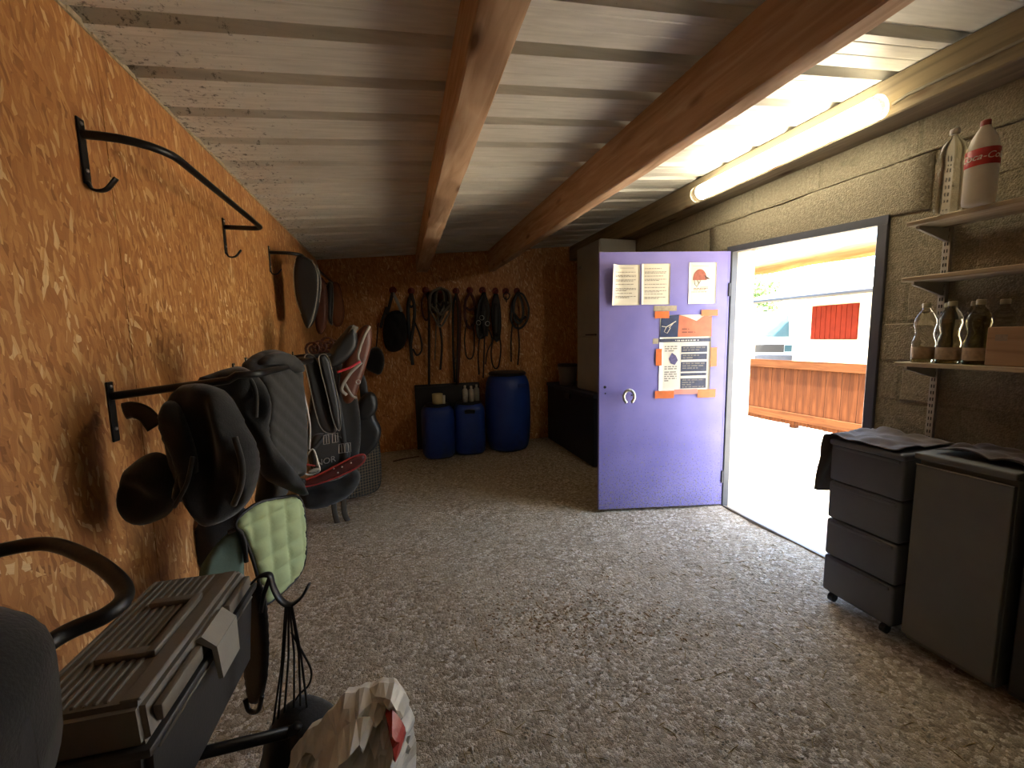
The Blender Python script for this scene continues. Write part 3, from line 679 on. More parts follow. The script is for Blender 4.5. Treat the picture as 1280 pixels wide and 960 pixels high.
def bottle(name, label, loc, prof, m, capm, rings=True, group=None, liquid=None, lab=None):
    b = thing(name, label, 'bottle', at(*loc), group)
    MB().lathe(prof, 26, cap=True).build('body', m, b, True)
    zt = prof[-1][1]; MB().lathe([(.0145, zt-.012), (.0155, zt-.01), (.0155, zt+.006), (.014, zt+.009)], 20).build('cap', capm, b, True)
    if liquid:
        lp = [(max(r-.003, .002), z+.002) for r, z in prof if z < liquid[1]]+[(prof[0][0]*.9, liquid[1]), (.001, liquid[1])]; MB().lathe(lp, 24).build('contents', liquid[0], b, True)
    return b
ribbed = [(.03, 0), (.042, .004), (.044, .02)]
for k in range(7): z = .03+k*.018; ribbed += [(.0445, z), (.0415, z+.009)]
ribbed += [(.0445, .16), (.040, .175), (.038, .19), (.042, .21), (.043, .24), (.036, .27), (.02, .295), (.0135, .305), (.0135, .325)]
p = U(1184, 266, 'z', 1.906); bottle('plastic_bottle', 'clear ribbed water bottle on the topmost shelf', p, ribbed, PET, mat('white_cap', 'c8c4b8', .5))
plain = [(.035, 0), (.046, .005), (.048, .02), (.048, .19), (.045, .22), (.036, .255), (.022, .285), (.0145, .298), (.0145, .312)]
p = U(1222, 257, 'z', 1.906); cb = bottle('soda_bottle', 'cloudy white soda bottle with a red label on the topmost shelf', p, plain, mat('milky_plastic', 'e6e0d2', .35, 0, .1, trans=.45), mat('red_cap', '8f3a30', .5))
MB().lathe([(.0487, .145), (.0492, .146), (.0492, .208), (.0475, .2085)], 30, cap=False).build('paper_label', mat('red_label', 'b8302c', .45, 0, .15, 30, 0), cb, True)['label'] = 'red paper label with white script lettering'
ang0 = math.atan2(-p.y, -p.x)
text_mesh('Coca-Cola', .034, mat('white_print', 'e2dcd0', .6, 0, .05), cb, 'label_lettering', lambda c: Vector(((.0498+c.z)*math.cos(ang0+c.x/.0498), (.0498+c.z)*math.sin(ang0+c.x/.0498), .176+c.y)), .35)
wavy = [(.036, 0), (.04, .004), (.04, .075), (.041, .08), (.041, .09), (.034, .115), (.031, .13), (.034, .15), (.039, .175), (.037, .195), (.026, .22), (.0135, .24), (.0135, .26)]
y0_ = 1.345
for i, lab in enumerate(('nearly empty waisted bottle at the doorway end of the lowest shelf', 'waisted bottle of yellow oil in front, next to the nearly empty one', 'waisted bottle of yellow oil beside the wooden box', 'nearly empty waisted bottle behind the first one on the lowest shelf', 'waisted bottle of yellow oil in the back row by the wall', 'waisted bottle behind the wooden box on the lowest shelf')):
    p = Vector((2.335 if i < 3 else 2.445, y0_-.092*(i % 3)-(.02 if i >= 3 else 0), 1.266)); full = i in (1, 2, 4)
    b = bottle('oil_bottle', lab, p, wavy, PET, mat('clear_cap', 'b9b38e', .4), group='waisted bottles on the lowest shelf', liquid=(OIL, .19 if full else .05))
    MB().lathe([(.0405, .018), (.0409, .019), (.0409, .07), (.0405, .071)], 26, cap=False).build('paper_label', mat('beige_label', 'b49c7c', .7, 0, .4, 60, 0), b, True)
pb = U(1208, 455, 'z', 1.267); wbx = thing('wooden_box', 'plain wooden box on the lowest shelf beside the oil bottles', 'box', at(2.297, 1.125, 1.266))
MB().box((0, -.5, 0), (.09, -.01, .155), .003, 1).build('body', BOXW, wbx); MB().box((-.001, -.07, .1), (0, -.035, .125)).build('sticker', mat('grey_sticker', '9a8c78', .7, 0, .3, 60), wbx)

# ================================================================ CUPBOARDS ALONG THE RIGHT
dt = thing('drawer_tower', 'slate plastic drawer tower on castors draped with a brown cloth', 'drawer unit', at(2.115, 1.25))
W, DPT = .325, .38
for k in range(4):
    z0 = .055+k*.2; b = MB(); b.box((.012+.004*k*0, .0, z0), (DPT, W, z0+.196), .014, 3); b.build('drawer', DRAWPL, dt, 'auto')
    b = MB(); b.box((.006, .02, z0+.168), (.02, W-.02, z0+.186), .006, 2); b.build('drawer_lip', DRAWPL, dt, 'auto')
MB().box((.0, -.004, .84), (DPT, W+.004, .872), .012, 3).build('top', DRAWPL, dt, 'auto'); MB().box((.03, .01, .04), (DPT-.01, W-.01, .85), .01, 1).build('carcass', DKPL, dt)
for yy in (.04, W-.04):
    for xx in (.04, DPT-.05):
        c_ = MB(); c_.tube([(xx, yy-.012, .022), (xx, yy+.012, .022)], .022, 14).tube([(xx, yy, .03), (xx, yy, .06)], .008, 8); c_.build('castor', BLACKPL, dt, 'auto')
def drape(name, label, x0, x1, y0, y1, ztop, over, amp, m, seed, hang):
    """a crumpled cloth lying on a top and hanging over one end (+y side, 'over' metres down)"""
    st = .012; nx, L = int((x1-x0)/st), (y1-y0)+over; ny = int(L/st); V = []
    for j in range(ny+1):
        for i in range(nx+1):
            u = i/nx; s_ = j*st; x = x0+(x1-x0)*u
            sc_ = Vector((x*7+seed, s_*7, 0)); wr_ = abs(noise.noise(sc_))*2+.5*noise.noise(sc_*2.3)
            z = ztop+.008+amp*max(0, wr_); y_ = y0+s_; ex = y1+.012+.016*math.sin(u*7+seed)
            if y_ > ex:
                d_ = (y_-ex); z = ztop+.01+amp*.4-d_*.98*(1-.25*hang*abs(u-.3)); y_ = ex+.018*math.sin(u*13+seed+d_*6)*min(1, d_*8)+.05*min(1, d_*4)
            V.append((x+.008*noise.noise((u*5, s_*9, seed)), y_, z))
    Fc = [(j*(nx+1)+i, j*(nx+1)+i+1, (j+1)*(nx+1)+i+1, (j+1)*(nx+1)+i) for j in range(ny) for i in range(nx)]
    me = bpy.data.meshes.new(name); me.from_pydata(V, [], Fc); o = link(name, me, m, None, True); md = o.modifiers.new('thick', 'SOLIDIFY'); md.thickness = .004; md.offset = 1
    return o
tag(drape('brown_cloth', '', 2.115, 2.49, 1.28, 1.59, .872, .34, .018, CLOTH, 3, .3), 'crumpled brown cloth hanging over the slate drawer tower', 'cloth')
c1 = thing('cupboard', 'grey laminate cupboard beside the slate drawer tower', 'cupboard', at(2.155, .925, 0, math.radians(0)))
MB().box((.02, 0, .02), (.36, .3, .86), .004, 1).build('body', CUP, c1); MB().box((-.004, -.0, .05), (.02, .3, .835), .004, 2).build('door', CUP, c1)
MB().box((-.012, -.006, .862), (.365, .306, .89), .006, 2).build('top', CUP, c1); MB().box((-.006, .0, .836), (-.001, .3, .84)).build('door_edge', mat('pale_edge', 'a8a49a', .5), c1)
c2 = thing('cupboard', 'dark cupboard with a steel bar handle next to the grey cupboard', 'cupboard', at(2.175, .32))
MB().box((.02, 0, .02), (.34, .58, .86), .004, 1).build('body', mat('dark_laminate', '2c2b29', .6, 0, .2), c2); MB().box((0, .01, .05), (.02, .57, .84), .004, 2).build('door', mat('dark_laminate', '2c2b29'), c2); MB().box((-.01, -.004, .862), (.345, .59, .89), .006, 2).build('top', mat('dark_laminate', '2c2b29'), c2)
b = MB(); b.tube([(-.001, .1, .79), (-.025, .1, .79), (-.028, .12, .79), (-.028, .5, .79), (-.025, .52, .79), (-.001, .52, .79)], .006, 10); b.build('handle', STEEL, c2, True)
tag(drape('grey_brown_cloth', '', 2.2, 2.5, .45, 1.2, .891, .0, .03, CLOTH, 11, 0), 'rumpled grey-brown cloth lying on the cupboards', 'cloth')

# ================================================================ THE YARD BEYOND THE DOORWAY
yd = link('ground', grid_mesh('ground', XR+.03, 60, -25, 60, 1.2, lambda x, y: -.014), GROUND); tag(yd, 'pale sunlit yard ground outside the doorway', kind='structure')
fa, fb = Vector((5.46, 6.9, 0)), Vector((5.80, 2.2, 0)); fd = (fb-fa).normalized(); FLN = (fb-fa).length
fn = thing('plank_fence', 'low fence of upright brown planks across the yard', 'fence', Matrix.Translation(fa) @ Matrix.Rotation(math.atan2(fd.y, fd.x), 4, 'Z'))
x = 0; 
plank_me = []
for k in range(3):
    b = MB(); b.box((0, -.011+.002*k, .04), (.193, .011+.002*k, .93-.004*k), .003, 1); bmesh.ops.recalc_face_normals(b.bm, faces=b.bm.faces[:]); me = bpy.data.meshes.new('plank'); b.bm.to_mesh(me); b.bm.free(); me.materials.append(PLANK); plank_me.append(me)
while x < FLN:
    o = bpy.data.objects.new('plank', plank_me[random.randint(0, 2)]); COL.objects.link(o); o.parent = fn; o.location = (x, 0, random.uniform(-.005, .005)); x += .2
RAILW = wood_material('shaded_rail_wood', '3c220f', '4f2e16', '5a381d', 'x', .8)  # rails darkened like the planks, shade carried by the colour
for z0, z1, m_ in ((.87, .99, RAILW), (.10, .22, RAILW)): MB().box((0, -.04, z0), (FLN, -.0135, z1), .004, 1).build('rail', m_, fn)
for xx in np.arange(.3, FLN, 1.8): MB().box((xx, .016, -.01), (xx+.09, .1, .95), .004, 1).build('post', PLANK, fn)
# canopy log on posts
lg = thing('canopy_log', 'pale peeled log carried on posts above the yard', 'log', at(4.02, 0))
P0 = [(.015*noise.noise((y*.9, 1, 0)), y, 2.13+.02*noise.noise((y*.7, 4, 0))+.012*(y-3.3)*-.0) for y in np.arange(.6, 6.6, .15)]
MB().tube(P0, [.07+.014*noise.noise((p[1]*2.3, 7, 0)) for p in P0], 14).build('log', LOG, lg, True)
for yy in (.9, 6.2): MB().tube([(0, yy, -.02), (0, yy, 1.0), (0, yy, 2.1)], .075, 12).build('post', LOG, lg, True)
# house with red shutter
hz = thing('house', 'cream low house with a red shutter beyond the fence', 'house')
HXX = 11.0
yE = U(993, 400, 'x', HXX).y; yR = U(931, 382, 'x', HXX-.6).y
MB().box((HXX, 5.2, -.02), (HXX+5, yE, 2.32)).build('wall', HOUSE, hz)
p0, p1 = U(1017, 383, 'x', HXX), U(1072, 424, 'x', HXX)
sh = MB().box((HXX-.04, p1.y, p1.z), (HXX-.012, p0.y, p0.z)).build('shutter', SHUT, hz)
nb_ = 9
for k in range(nb_):
    ya, yb = p1.y+(p0.y-p1.y)*k/nb_, p1.y+(p0.y-p1.y)*(k+1)/nb_; MB().box((HXX-.055, ya+.006, p1.z), (HXX-.041, yb-.006, p0.z)).build('board', SHUT, sh)
MB().box((HXX-.09, p1.y-.08, p1.z-.07), (HXX, p0.y+.08, p1.z-.02)).build('sill', HOUSE, hz)
rf = MB(); rf.hexa([(HXX-.6, 4.8, 2.30), (HXX-.6, yR, 2.30), (HXX+2.5, yR, 3.0), (HXX+2.5, 4.8, 3.0)], [(HXX-.6, 4.8, 2.38), (HXX-.6, yR, 2.38), (HXX+2.5, yR, 3.08), (HXX+2.5, 4.8, 3.08)]); rf.hexa([(HXX+5.6, 4.8, 2.30), (HXX+5.6, yR, 2.30), (HXX+2.5, yR, 3.0), (HXX+2.5, 4.8, 3.0)], [(HXX+5.6, 4.8, 2.38), (HXX+5.6, yR, 2.38), (HXX+2.5, yR, 3.08), (HXX+2.5, 4.8, 3.08)]); rf.build('roof', TILE, hz)
MB().tube([(HXX-.62, 4.8, 2.3), (HXX-.62, yR, 2.3)], .05, 10).build('gutter', BLACKPL, hz, True)
for yy in (6.72, yR-.15): MB().box((HXX-.5, yy-.07, -.02), (HXX-.36, yy+.07, 2.31)).build('post', HOUSE, hz)
MB().box((HXX-.02, 5.6, .9), (HXX-.005, 6.4, 1.9)).build('window', CARG, hz)
# parked light truck
tk = thing('truck', 'white light truck parked under the house eaves', 'truck', at(12.9, 12.15, 0, math.radians(40)))
b = MB(); prof = [(-1.0, .45), (-1.0, 1.1), (-.88, 1.22), (-.62, 2.02), (-.5, 2.1), (.9, 2.1), (.95, .45)]
b.prism(prof, 1.7, Matrix.Translation((0, .85, 0)) @ Matrix.Rotation(math.pi/2, 4, 'X')); b.build('cab', CARW, tk)
MB().hexa([(-.90, -.72, 1.24), (-.90, .72, 1.24), (-.66, .68, 1.98), (-.66, -.68, 1.98)], [(-.88, -.72, 1.24), (-.88, .72, 1.24), (-.64, .68, 1.98), (-.64, -.68, 1.98)]).build('windscreen', CARG, tk)
for s_ in (-1, 1): MB().hexa([(-.6, s_*.852, 1.28), (.3, s_*.852, 1.28), (.3, s_*.852, 1.95), (-.42, s_*.852, 1.95)], [(-.6, s_*.862, 1.28), (.3, s_*.862, 1.28), (.3, s_*.862, 1.95), (-.42, s_*.862, 1.95)]).build('side_window', CARG, tk)
MB().box((-1.03, -.6, .72), (-.995, .6, .98)).build('grille', BLACKPL, tk); MB().box((-1.08, -.85, .42), (-.98, .85, .62), .02, 2).build('bumper', FRAMEM, tk)
for s_ in (-1, 1):
    MB().box((-1.02, s_*.72-.1, .74), (-.99, s_*.72+.1, .96), .01, 1).build('headlamp', CARG, tk); MB().tube([(-.75, s_*.86, 1.4), (-.78, s_*1.02, 1.45), (-.78, s_*1.05, 1.75)], .03, 8).build('mirror', BLACKPL, tk)
    for xx in (-.45, 2.3): MB().tube([(xx, s_*.72-.1, .4), (xx, s_*.72+.1, .4)], .4, 20).build('wheel', BLACKPL, tk, 'auto')
MB().box((1.0, -.9, .55), (3.2, .9, .75), .01, 1).build('load_bed', FRAMEM, tk)
# tree behind the house
tr = thing('tree', 'leafy green tree beyond the parked truck', 'tree', at(20, 20.2))
MB().tube([(0, 0, -.02), (.1, .05, 1.4), (0, .1, 3)], [.22, .16, .1], 10).build('trunk', BARK, tr, True)
V, Fc = [], []
for i in range(2600):
    d_ = Vector((random.gauss(0, 1), random.gauss(0, 1), random.gauss(0, .7))).normalized()*(random.random()**.4)*1.9; c_ = d_+Vector((0, 0, 3.6)); a_ = Vector((random.gauss(0, 1), random.gauss(0, 1), random.gauss(0, 1))).normalized()*.13; e_ = a_.orthogonal().normalized()*.07; k = len(V)
    V += [tuple(c_-a_), tuple(c_+e_), tuple(c_+a_), tuple(c_-e_)]; Fc.append((k, k+1, k+2, k+3))
me = bpy.data.meshes.new('foliage'); me.from_pydata(V, [], Fc); link('foliage', me, LEAF, tr)['kind'] = 'stuff'

# ================================================================ BACK END OF THE ROOM
def barrel_small(x, y, label, rz, handle):
    b = thing('blue_barrel', label, 'barrel', at(x, y, 0, rz), 'small blue barrels by the end wall')
    MB().lathe([(.13, -.005), (.165, .0), (.185, .03), (.19, .09), (.19, .50), (.186, .55), (.165, .595), (.135, .61), (.13, .622)], 36, 3.2).build('body', BLUEPL, b, True)
    MB().lathe([(.138, .604), (.148, .607), (.148, .632), (.135, .637)], 32).build('lid', BLACKPL, b, 'auto'); MB().lathe([(.149, .61), (.153, .613), (.153, .622), (.149, .625)], 32).build('clamp_ring', BLACK, b, 'auto')
    if handle: h_ = MB(); h_.tube(catmull([(-.055, -.185, .535), (-.045, -.205, .55), (0, -.212, .556), (.045, -.205, .55), (.055, -.185, .535)], 5), .011, 8); h_.build('handle', BLACKPL, b, True); MB().box((-.06, -.194, .51), (.06, -.183, .54), .004, 1).build('handle_recess', BLACKPL, b)
    return b
barrel_small(.44, 5.02, 'small blue barrel with a cream cup on its lid', .1, False)
barrel_small(.835, 5.07, 'small blue barrel with a black carrying handle and bottles on top', -.12, True)
tb_ = thing('blue_drum', 'tall blue drum standing under the last pegs', 'barrel', at(1.345, 5.11))
MB().lathe([(.2, -.005), (.235, 0), (.255, .03), (.275, .12), (.287, .3), (.29, .5), (.287, .7), (.272, .84), (.245, .91), (.215, .935), (.21, .95)], 44).build('body', BLUEPL, tb_, True)
MB().lathe([(.218, .935), (.232, .94), (.234, .972), (.215, .98)], 40).build('lid', BLACKPL, tb_, 'auto'); MB().lathe([(.235, .945), (.241, .949), (.241, .96), (.235, .964)], 40).build('clamp_ring', BLACK, tb_, 'auto')
MB().box((.06, -.285, .80), (.17, -.255, .845), .006, 1).build('grip_recess', mat('deep_blue_plastic', '16307a', .5), tb_)
bd = thing('black_board', 'black plastic board leaning behind the small blue barrels', 'board', at(.62, 5.385)); MB().box((-.42, -.012, -.005), (.42, .012, .83), .008, 2, Matrix.Rotation(-.05, 4, 'X')).build('panel', BLACKPL, bd); MB().box((-.40, -.022, .79), (.40, -.012, .815), .003, 1, Matrix.Rotation(-.05, 4, 'X')).build('rim', DKPL, bd)
cu = thing('cream_cup', 'cream cup with a rolled card on the small blue barrel', 'cup', at(.445, 4.98, .637)); MB().lathe([(.05, 0), (.062, .005), (.064, .12), (.06, .125), (.058, .02), (.001, .015)], 24, cap=False).build('cup', CREAMC, cu, True); MB().tube([(.07, .0, .001), (.072, .0, .10)], .02, 14).build('rolled_card', PAPER, cu, 'auto')
for i, (x, y, h) in enumerate(((.78, 5.0, .14), (.86, 5.02, .13), (.93, 5.04, .14))):
    b = thing('spray_bottle', ('white bottle with a silver label', 'short clear bottle between two others', 'slim grey bottle by the tall blue drum')[i]+' on the handled barrel', 'bottle', at(x, y, .637), 'small bottles on the blue barrel')
    MB().lathe([(.028, 0), (.034, .004), (.034, h), (.026, h+.02), (.012, h+.03), (.012, h+.04)], 20).build('body', (mat('silver_bottle', 'bdb8aa', .4, .2, .4, 30), mat('pale_bottle', 'a9a698', .4, 0, .3, 20), mat('grey_bottle', '8f8f8c', .4, 0, .3, 20))[i], b, True); MB().lathe([(.014, h+.036), (.014, h+.06), (.011, h+.064)], 16).build('cap', mat('white_cap', 'c8c4b8'), b, True)
st_ = MB(); st_.tube([(-.1, 4.92, .002), (.02, 4.97, .006), (.2, 5.02, .004)], .008, 7); tag(st_.build('dark_stick', BARK), 'dark stick lying on the floor by the end wall', 'stick')
# chest, cabinet, bucket in the corner
ch = thing('storage_chest', 'navy storage chest along the block wall behind the door', 'chest', at(1.99, 3.98)); MB().box((0, 0, .0), (.5, 1.4, .74), .008, 2).build('body', NAVY, ch); MB().box((-.012, -.012, .742), (.51, 1.412, .785), .008, 2).build('lid', NAVY, ch); MB().box((-.02, .6, .66), (-.001, .75, .72), .004, 1).build('latch', BLACK, ch)
cb = thing('tall_cabinet', 'tall grey metal cabinet standing on the navy chest', 'cabinet', at(2.085, 4.05, .786)); MB().box((.012, 0, 0), (.43, .56, 1.63), .005, 2).build('body', CABGREY, cb)
MB().box((0, .006, .62), (.011, .554, 1.62), .004, 1).build('upper_door', CABGREY, cb); MB().box((0, .006, .01), (.011, .554, .61), .004, 1).build('lower_door', CABGREY, cb); MB().box((-.022, .42, 1.38), (0, .46, 1.42), .006, 1).build('knob', GREYPL, cb); MB().box((-.018, .05, .63), (0, .3, .645), .003, 1).build('handle', BLACK, cb)
bk = thing('grey_bucket', 'grey bucket with a black lid on the navy chest', 'bucket', at(2.13, 5.0, .786)); MB().lathe([(.1, 0), (.105, .004), (.125, .22), (.128, .24)], 28).build('body', mat('grey_bucket_plastic', '777067', .5), bk, True); MB().lathe([(.125, .235), (.134, .238), (.134, .262), (.12, .272)], 28).build('lid', BLACKPL, bk, 'auto')

# pegs with ropes and bridles
BP = Plane((-.85, YB-.05), (2.5, YB-.05))
pegs = [(491, 363), (514, 364), (532, 363), (549, 363), (570, 364), (587, 363), (603, 363), (619, 364), (632, 364), (646, 364)]
held = ['black net bag', 'dark bridle with a long strap', 'short lead rope', 'thick grey rope coil', 'long pair of reins', 'wine-red halter', 'bundle of black bridles', 'black strap bundle', 'small ring of twine', 'black bridle with wide loops']
for (px, py), hld in zip(pegs, held):
    c_ = U(px, py, 'y', YB); pg = thing('wall_peg', 'round red wall peg holding the '+hld, 'peg', at(c_.x, YB, c_.z), 'red pegs in a row on the end wall')
    MB().lathe([(.045, 0), (.045, .008), (.036, .016), (.02, .02)], 22, mtx=Matrix.Rotation(math.pi/2, 4, 'X')).build('disc', REDB, pg, 'auto')
    MB().tube(catmull([(0, -.015, .005), (0, -.05, -.008), (0, -.075, -.005), (0, -.085, .02)], 5), .008, 8).build('hook', REDB, pg, True)
def strap_obj(name, label, cat, curves, extra=None):
    """each curve: (pixel points, radius or (w,t), material, depth offset)"""
    t_ = thing(name, label, cat, None, None)
    for i, (pts, r, m, h) in enumerate(curves):
        P_ = catmull([BP.P(x, y, h+.006*math.sin(k*1.7+i)) for k, (x, y) in enumerate(pts)], 6); b = MB()
        b.tube(P_, r if not isinstance(r, tuple) else .01, 7, flat=(r[0]*1.5, r[1]*1.3) if isinstance(r, tuple) else None, nrm=BP.n); b.build('strap' if isinstance(r, tuple) else 'rope', m, t_, True)
    return t_
nb = thing('net_bag', 'black net bag hanging on the end wall peg', 'bag')
puff('bag_body', mat('black_net', '15120f', .95, 0, .5, 60, .5), nb, BP, [(484, 390), (499, 387), (507, 394), (510, 415), (507, 432), (497, 440), (485, 440), (479, 428), (478, 408)], .13, .03, .16, .025, folds(.012, 40, 25))
for pts in ([(491, 366), (488, 378), (484, 394)], [(491, 366), (497, 378), (502, 390)], [(484, 384), (479, 398), (476, 410)]):
    b = MB(); b.tube(catmull([BP.P(x, y, .03) for x, y in pts], 5), .01, 7, flat=(.04, .006), nrm=BP.n); b.build('strap', GREYP if pts[1][0] == 497 else DKROPE, nb, True)
strap_obj('bridle', 'dark bridle on the peg beside the black net bag', 'bridle', [([(514, 367), (510, 385), (511, 410), (514, 440), (516, 456)], (.03, .008), LEATHER, .03), ([(514, 367), (518, 385), (517, 405), (513, 432)], (.028, .008), LEATHER, .045), ([(517, 400), (525, 420), (527, 437), (521, 444), (516, 436)], (.016, .006), DKROPE, .04), ([(511, 380), (514, 384), (518, 380)], (.02, .006), LEATHER, .05)])
strap_obj('lead_rope', 'short wine-coloured lead rope with one long straight tail', 'rope', [([(532, 366), (527, 378), (529, 395), (534, 400), (537, 385), (533, 368)], .012, REDROPE, .03), ([(535, 366), (536, 400), (536, 440), (536, 482)], (.022, .008), DKROPE, .05)])
co_ = []
for k in range(15):
    o_ = random.uniform(-3, 3); wd = random.uniform(4, 14.5); lw = random.uniform(20, 50)
    co_.append(([(549+o_*.3, 361+abs(o_)*.4), (549-wd*.85, 368), (549-wd, 384+random.uniform(-4, 4)), (549-wd*.5, 360+lw*.85), (549+o_, 362+lw), (549+wd*.6, 360+lw*.8), (549+wd, 383+random.uniform(-4, 4)), (549+wd*.8, 367), (549+o_*.3, 361)], .0135, ROPE if k % 4 else DKROPE, .03+.008*k))
co_ += [([(545, 400), (544, 425), (543, 450)], .009, ROPE, .05), ([(549, 405), (552, 430), (550, 462)], (.02, .008), DKROPE, .05)]
strap_obj('rope_coil', 'thick coil of grey rope hanging on a peg', 'rope', co_)
strap_obj('reins', 'long pair of straight reins reaching down to the black board', 'reins', [([(570, 367), (566, 385), (566, 430), (568, 478)], (.02, .007), DKROPE, .03), ([(570, 367), (574, 385), (574, 430), (572, 480)], (.022, .007), REDROPE, .03), ([(569, 367), (572, 400), (570, 480)], (.016, .006), DKROPE, .04)])
strap_obj('halter', 'wine-red halter with brass rings and hanging loop', 'halter', [([(587, 366), (581, 378), (581, 400), (587, 410), (593, 400), (592, 378), (587, 366)], (.026, .009), REDROPE, .04), ([(583, 400), (580, 425), (583, 446), (590, 446), (592, 425), (590, 405)], .009, DKROPE, .04), ([(582, 385), (587, 388), (592, 385)], (.022, .008), REDROPE, .06), ([(585, 392), (590, 396)], .011, mat('brass', 'a57d3c', .35, .8), .07)])
bb = []
for k in range(10):
    xo = random.uniform(-9, 9); bb.append(([(603, 367), (603+xo*.8, 382), (603+xo*1.1, 400+random.uniform(-5, 5)), (603+xo*.7, 418+random.uniform(-6, 6)), (603-xo*.4, 408), (603-xo*.6, 385), (603, 367)], (.024, .008), LEATHER if k % 3 else DKROPE, .03+.012*k))
bb += [([(600, 412), (597, 440), (598, 468)], (.014, .006), DKROPE, .04), ([(605, 412), (604, 445), (603, 472)], (.014, .006), DKROPE, .05), ([(610, 412), (614, 425), (608, 440), (606, 455)], .008, LEATHER, .05)]
bs = strap_obj('bridle_bundle', 'thick bundle of black bridles with steel bits', 'bridle', bb)
for px, py in ((599, 398), (606, 405), (595, 404)):
    q = BP.P(px, py, .17); b = MB(); b.tube([q+Vector((.028*math.cos(a_), 0, .028*math.sin(a_))) for a_ in np.linspace(0, 6.28, 16)[:-1]], .004, 6, True); b.build('bit_ring', STEEL, bs, True)
strap_obj('strap_bundle', 'folded black strap bundle beside the black bridles', 'strap', [([(619, 368), (616, 385), (617, 410), (620, 425), (623, 410), (622, 385), (619, 368)], (.04, .02), LEATHER, .04), ([(617, 415), (613, 440), (616, 458), (622, 458), (625, 435), (622, 412)], .010, DKROPE, .04), ([(619, 380), (619, 420)], (.05, .02), LEATHER, .06)])
strap_obj('twine_ring', 'small dark ring of twine on a peg', 'twine', [([(632, 366), (628, 369), (630, 374), (634, 374), (636, 369), (632, 366)], .008, DKROPE, .05), ([(631, 371), (632, 378)], .008, DKROPE, .05)])
strap_obj('bridle', 'black bridle with wide loops above the tall blue drum', 'bridle', [([(646, 366), (640, 378), (638, 398), (642, 408), (650, 410), (658, 400), (660, 385), (654, 370), (647, 366)], (.02, .007), LEATHER, .03), ([(646, 366), (641, 380), (642, 398), (648, 404), (652, 395), (651, 378), (646, 366)], (.026, .008), LEATHER, .05), ([(641, 392), (648, 400), (656, 396)], (.024, .008), DKROPE, .06), ([(640, 402), (638, 425), (638, 452)], (.014, .006), DKROPE, .04), ([(646, 405), (648, 430), (646, 456)], (.014, .006), DKROPE, .04)])

# ================================================================ SADDLE RACKS ON THE BOARD WALL
def rack(label, y0, y1, z, p, dz=0, rad=.09, hooks=True, rad0=None):
    t_ = thing('saddle_rack', label, 'rack', at(XL, y0, z))
    L = y1-y0; rad0 = rad0 or rad
    pts = [(.0, 0, 0), (p-rad0, 0, dz*.7)]+[(p-rad0+rad0*math.sin(q), rad0*(1-math.cos(q)), dz) for q in np.linspace(.3, 1.57, 6)]
    pts += [(p, L-rad, dz)]+[(p-rad*(1-math.cos(q)), L-rad+rad*math.sin(q), dz) for q in np.linspace(.3, 1.57, 6)]+[(0, L, 0)]
    MB().tube(pts, .0125, 12).build('tube', BLACK, t_, True)
    for yy in (0, L):
        pl_ = MB().box((.0, yy-.015, -.14), (.006, yy+.015, .045), .002, 1).build('wall_plate', BLACK, t_)
        for zz in (.03, -.1): MB().lathe([(.006, 0), (.005, .003), (.001, .004)], 10, mtx=Matrix.Translation((.006, yy, zz)) @ Matrix.Rotation(math.pi/2, 4, 'Y')).build('screw', STEEL, pl_, True)
        if not hooks: continue
        h_ = MB(); h_.tube(catmull([(.003, yy, -.13), (.015, yy, -.152), (.045, yy, -.15), (.075, yy, -.115)], 5), .01, 10, flat=(.022, .009)); h_.build('hook', BLACK, t_, True)
    return t_
rack('empty black tube rack high on the board wall', 1.56, 2.6, 2.025, .185, 0, .05, rad0=.14)
rack('black tube rack high on the wall carrying dark saddle pads', 3.43, 5.2, 2.055, .2)
rack('black tube rack carrying the fleece jacket and black quilted pad', 1.54, 2.55, 1.262, .40, .05, .08, False)
rack('black tube rack carrying the bridles and red-edged pad', 2.75, 3.9, 1.285, .42, .04, .08)
t_ = thing('saddle_rack', 'thick black tube rack beside the grey tool box', 'rack', at(XL, 1.17, .95))
TR = 'thick'
RK = [Vector((XL, 1.03, 1.0))]+[U(*p_, 'z', z_) for p_, z_ in (((0, 688), 1.0), ((60, 680), .998), ((110, 697), .985), ((145, 722), .965), ((156, 745), .95), ((132, 769), .946), ((60, 805), .94))]
RK += [Vector((-.575, .6, .94)), Vector((-.59, .25, .94)), Vector((-.66, .16, .94)), Vector((XL, .15, .94))]
MB().tube(catmull([p_-Vector((XL, 1.17, .95)) for p_ in RK], 8), .0145, 14).build('tube', BLACK, t_, True)
for q_ in (RK[0], RK[-1]): q_ = q_-Vector((XL, 1.17, .95)); MB().box((0, q_.y-.015, q_.z-.12), (.006, q_.y+.015, q_.z+.05), .002, 1).build('wall_plate', BLACK, t_)
# lower rack that carries the tool box
LR = thing('saddle_rack', 'low black rack arms under the grey tool box', 'rack', at(XL, .84, .5))
for yy, ln_ in ((0, .34), (.16, .56)):
    MB().tube([(0, yy, 0), (.3, yy, .0), (ln_, yy, .0)], .013, 12).build('arm', BLACK, LR, True); MB().box((0, yy-.015, -.14), (.006, yy+.015, .06), .002, 1).build('wall_plate', BLACK, LR)
    MB().tube(catmull([(ln_, yy, .0), (ln_+.015, yy, .004), (ln_+.02, yy, .012)], 5), .012, 10).build('arm_tip', BLACK, LR, True)

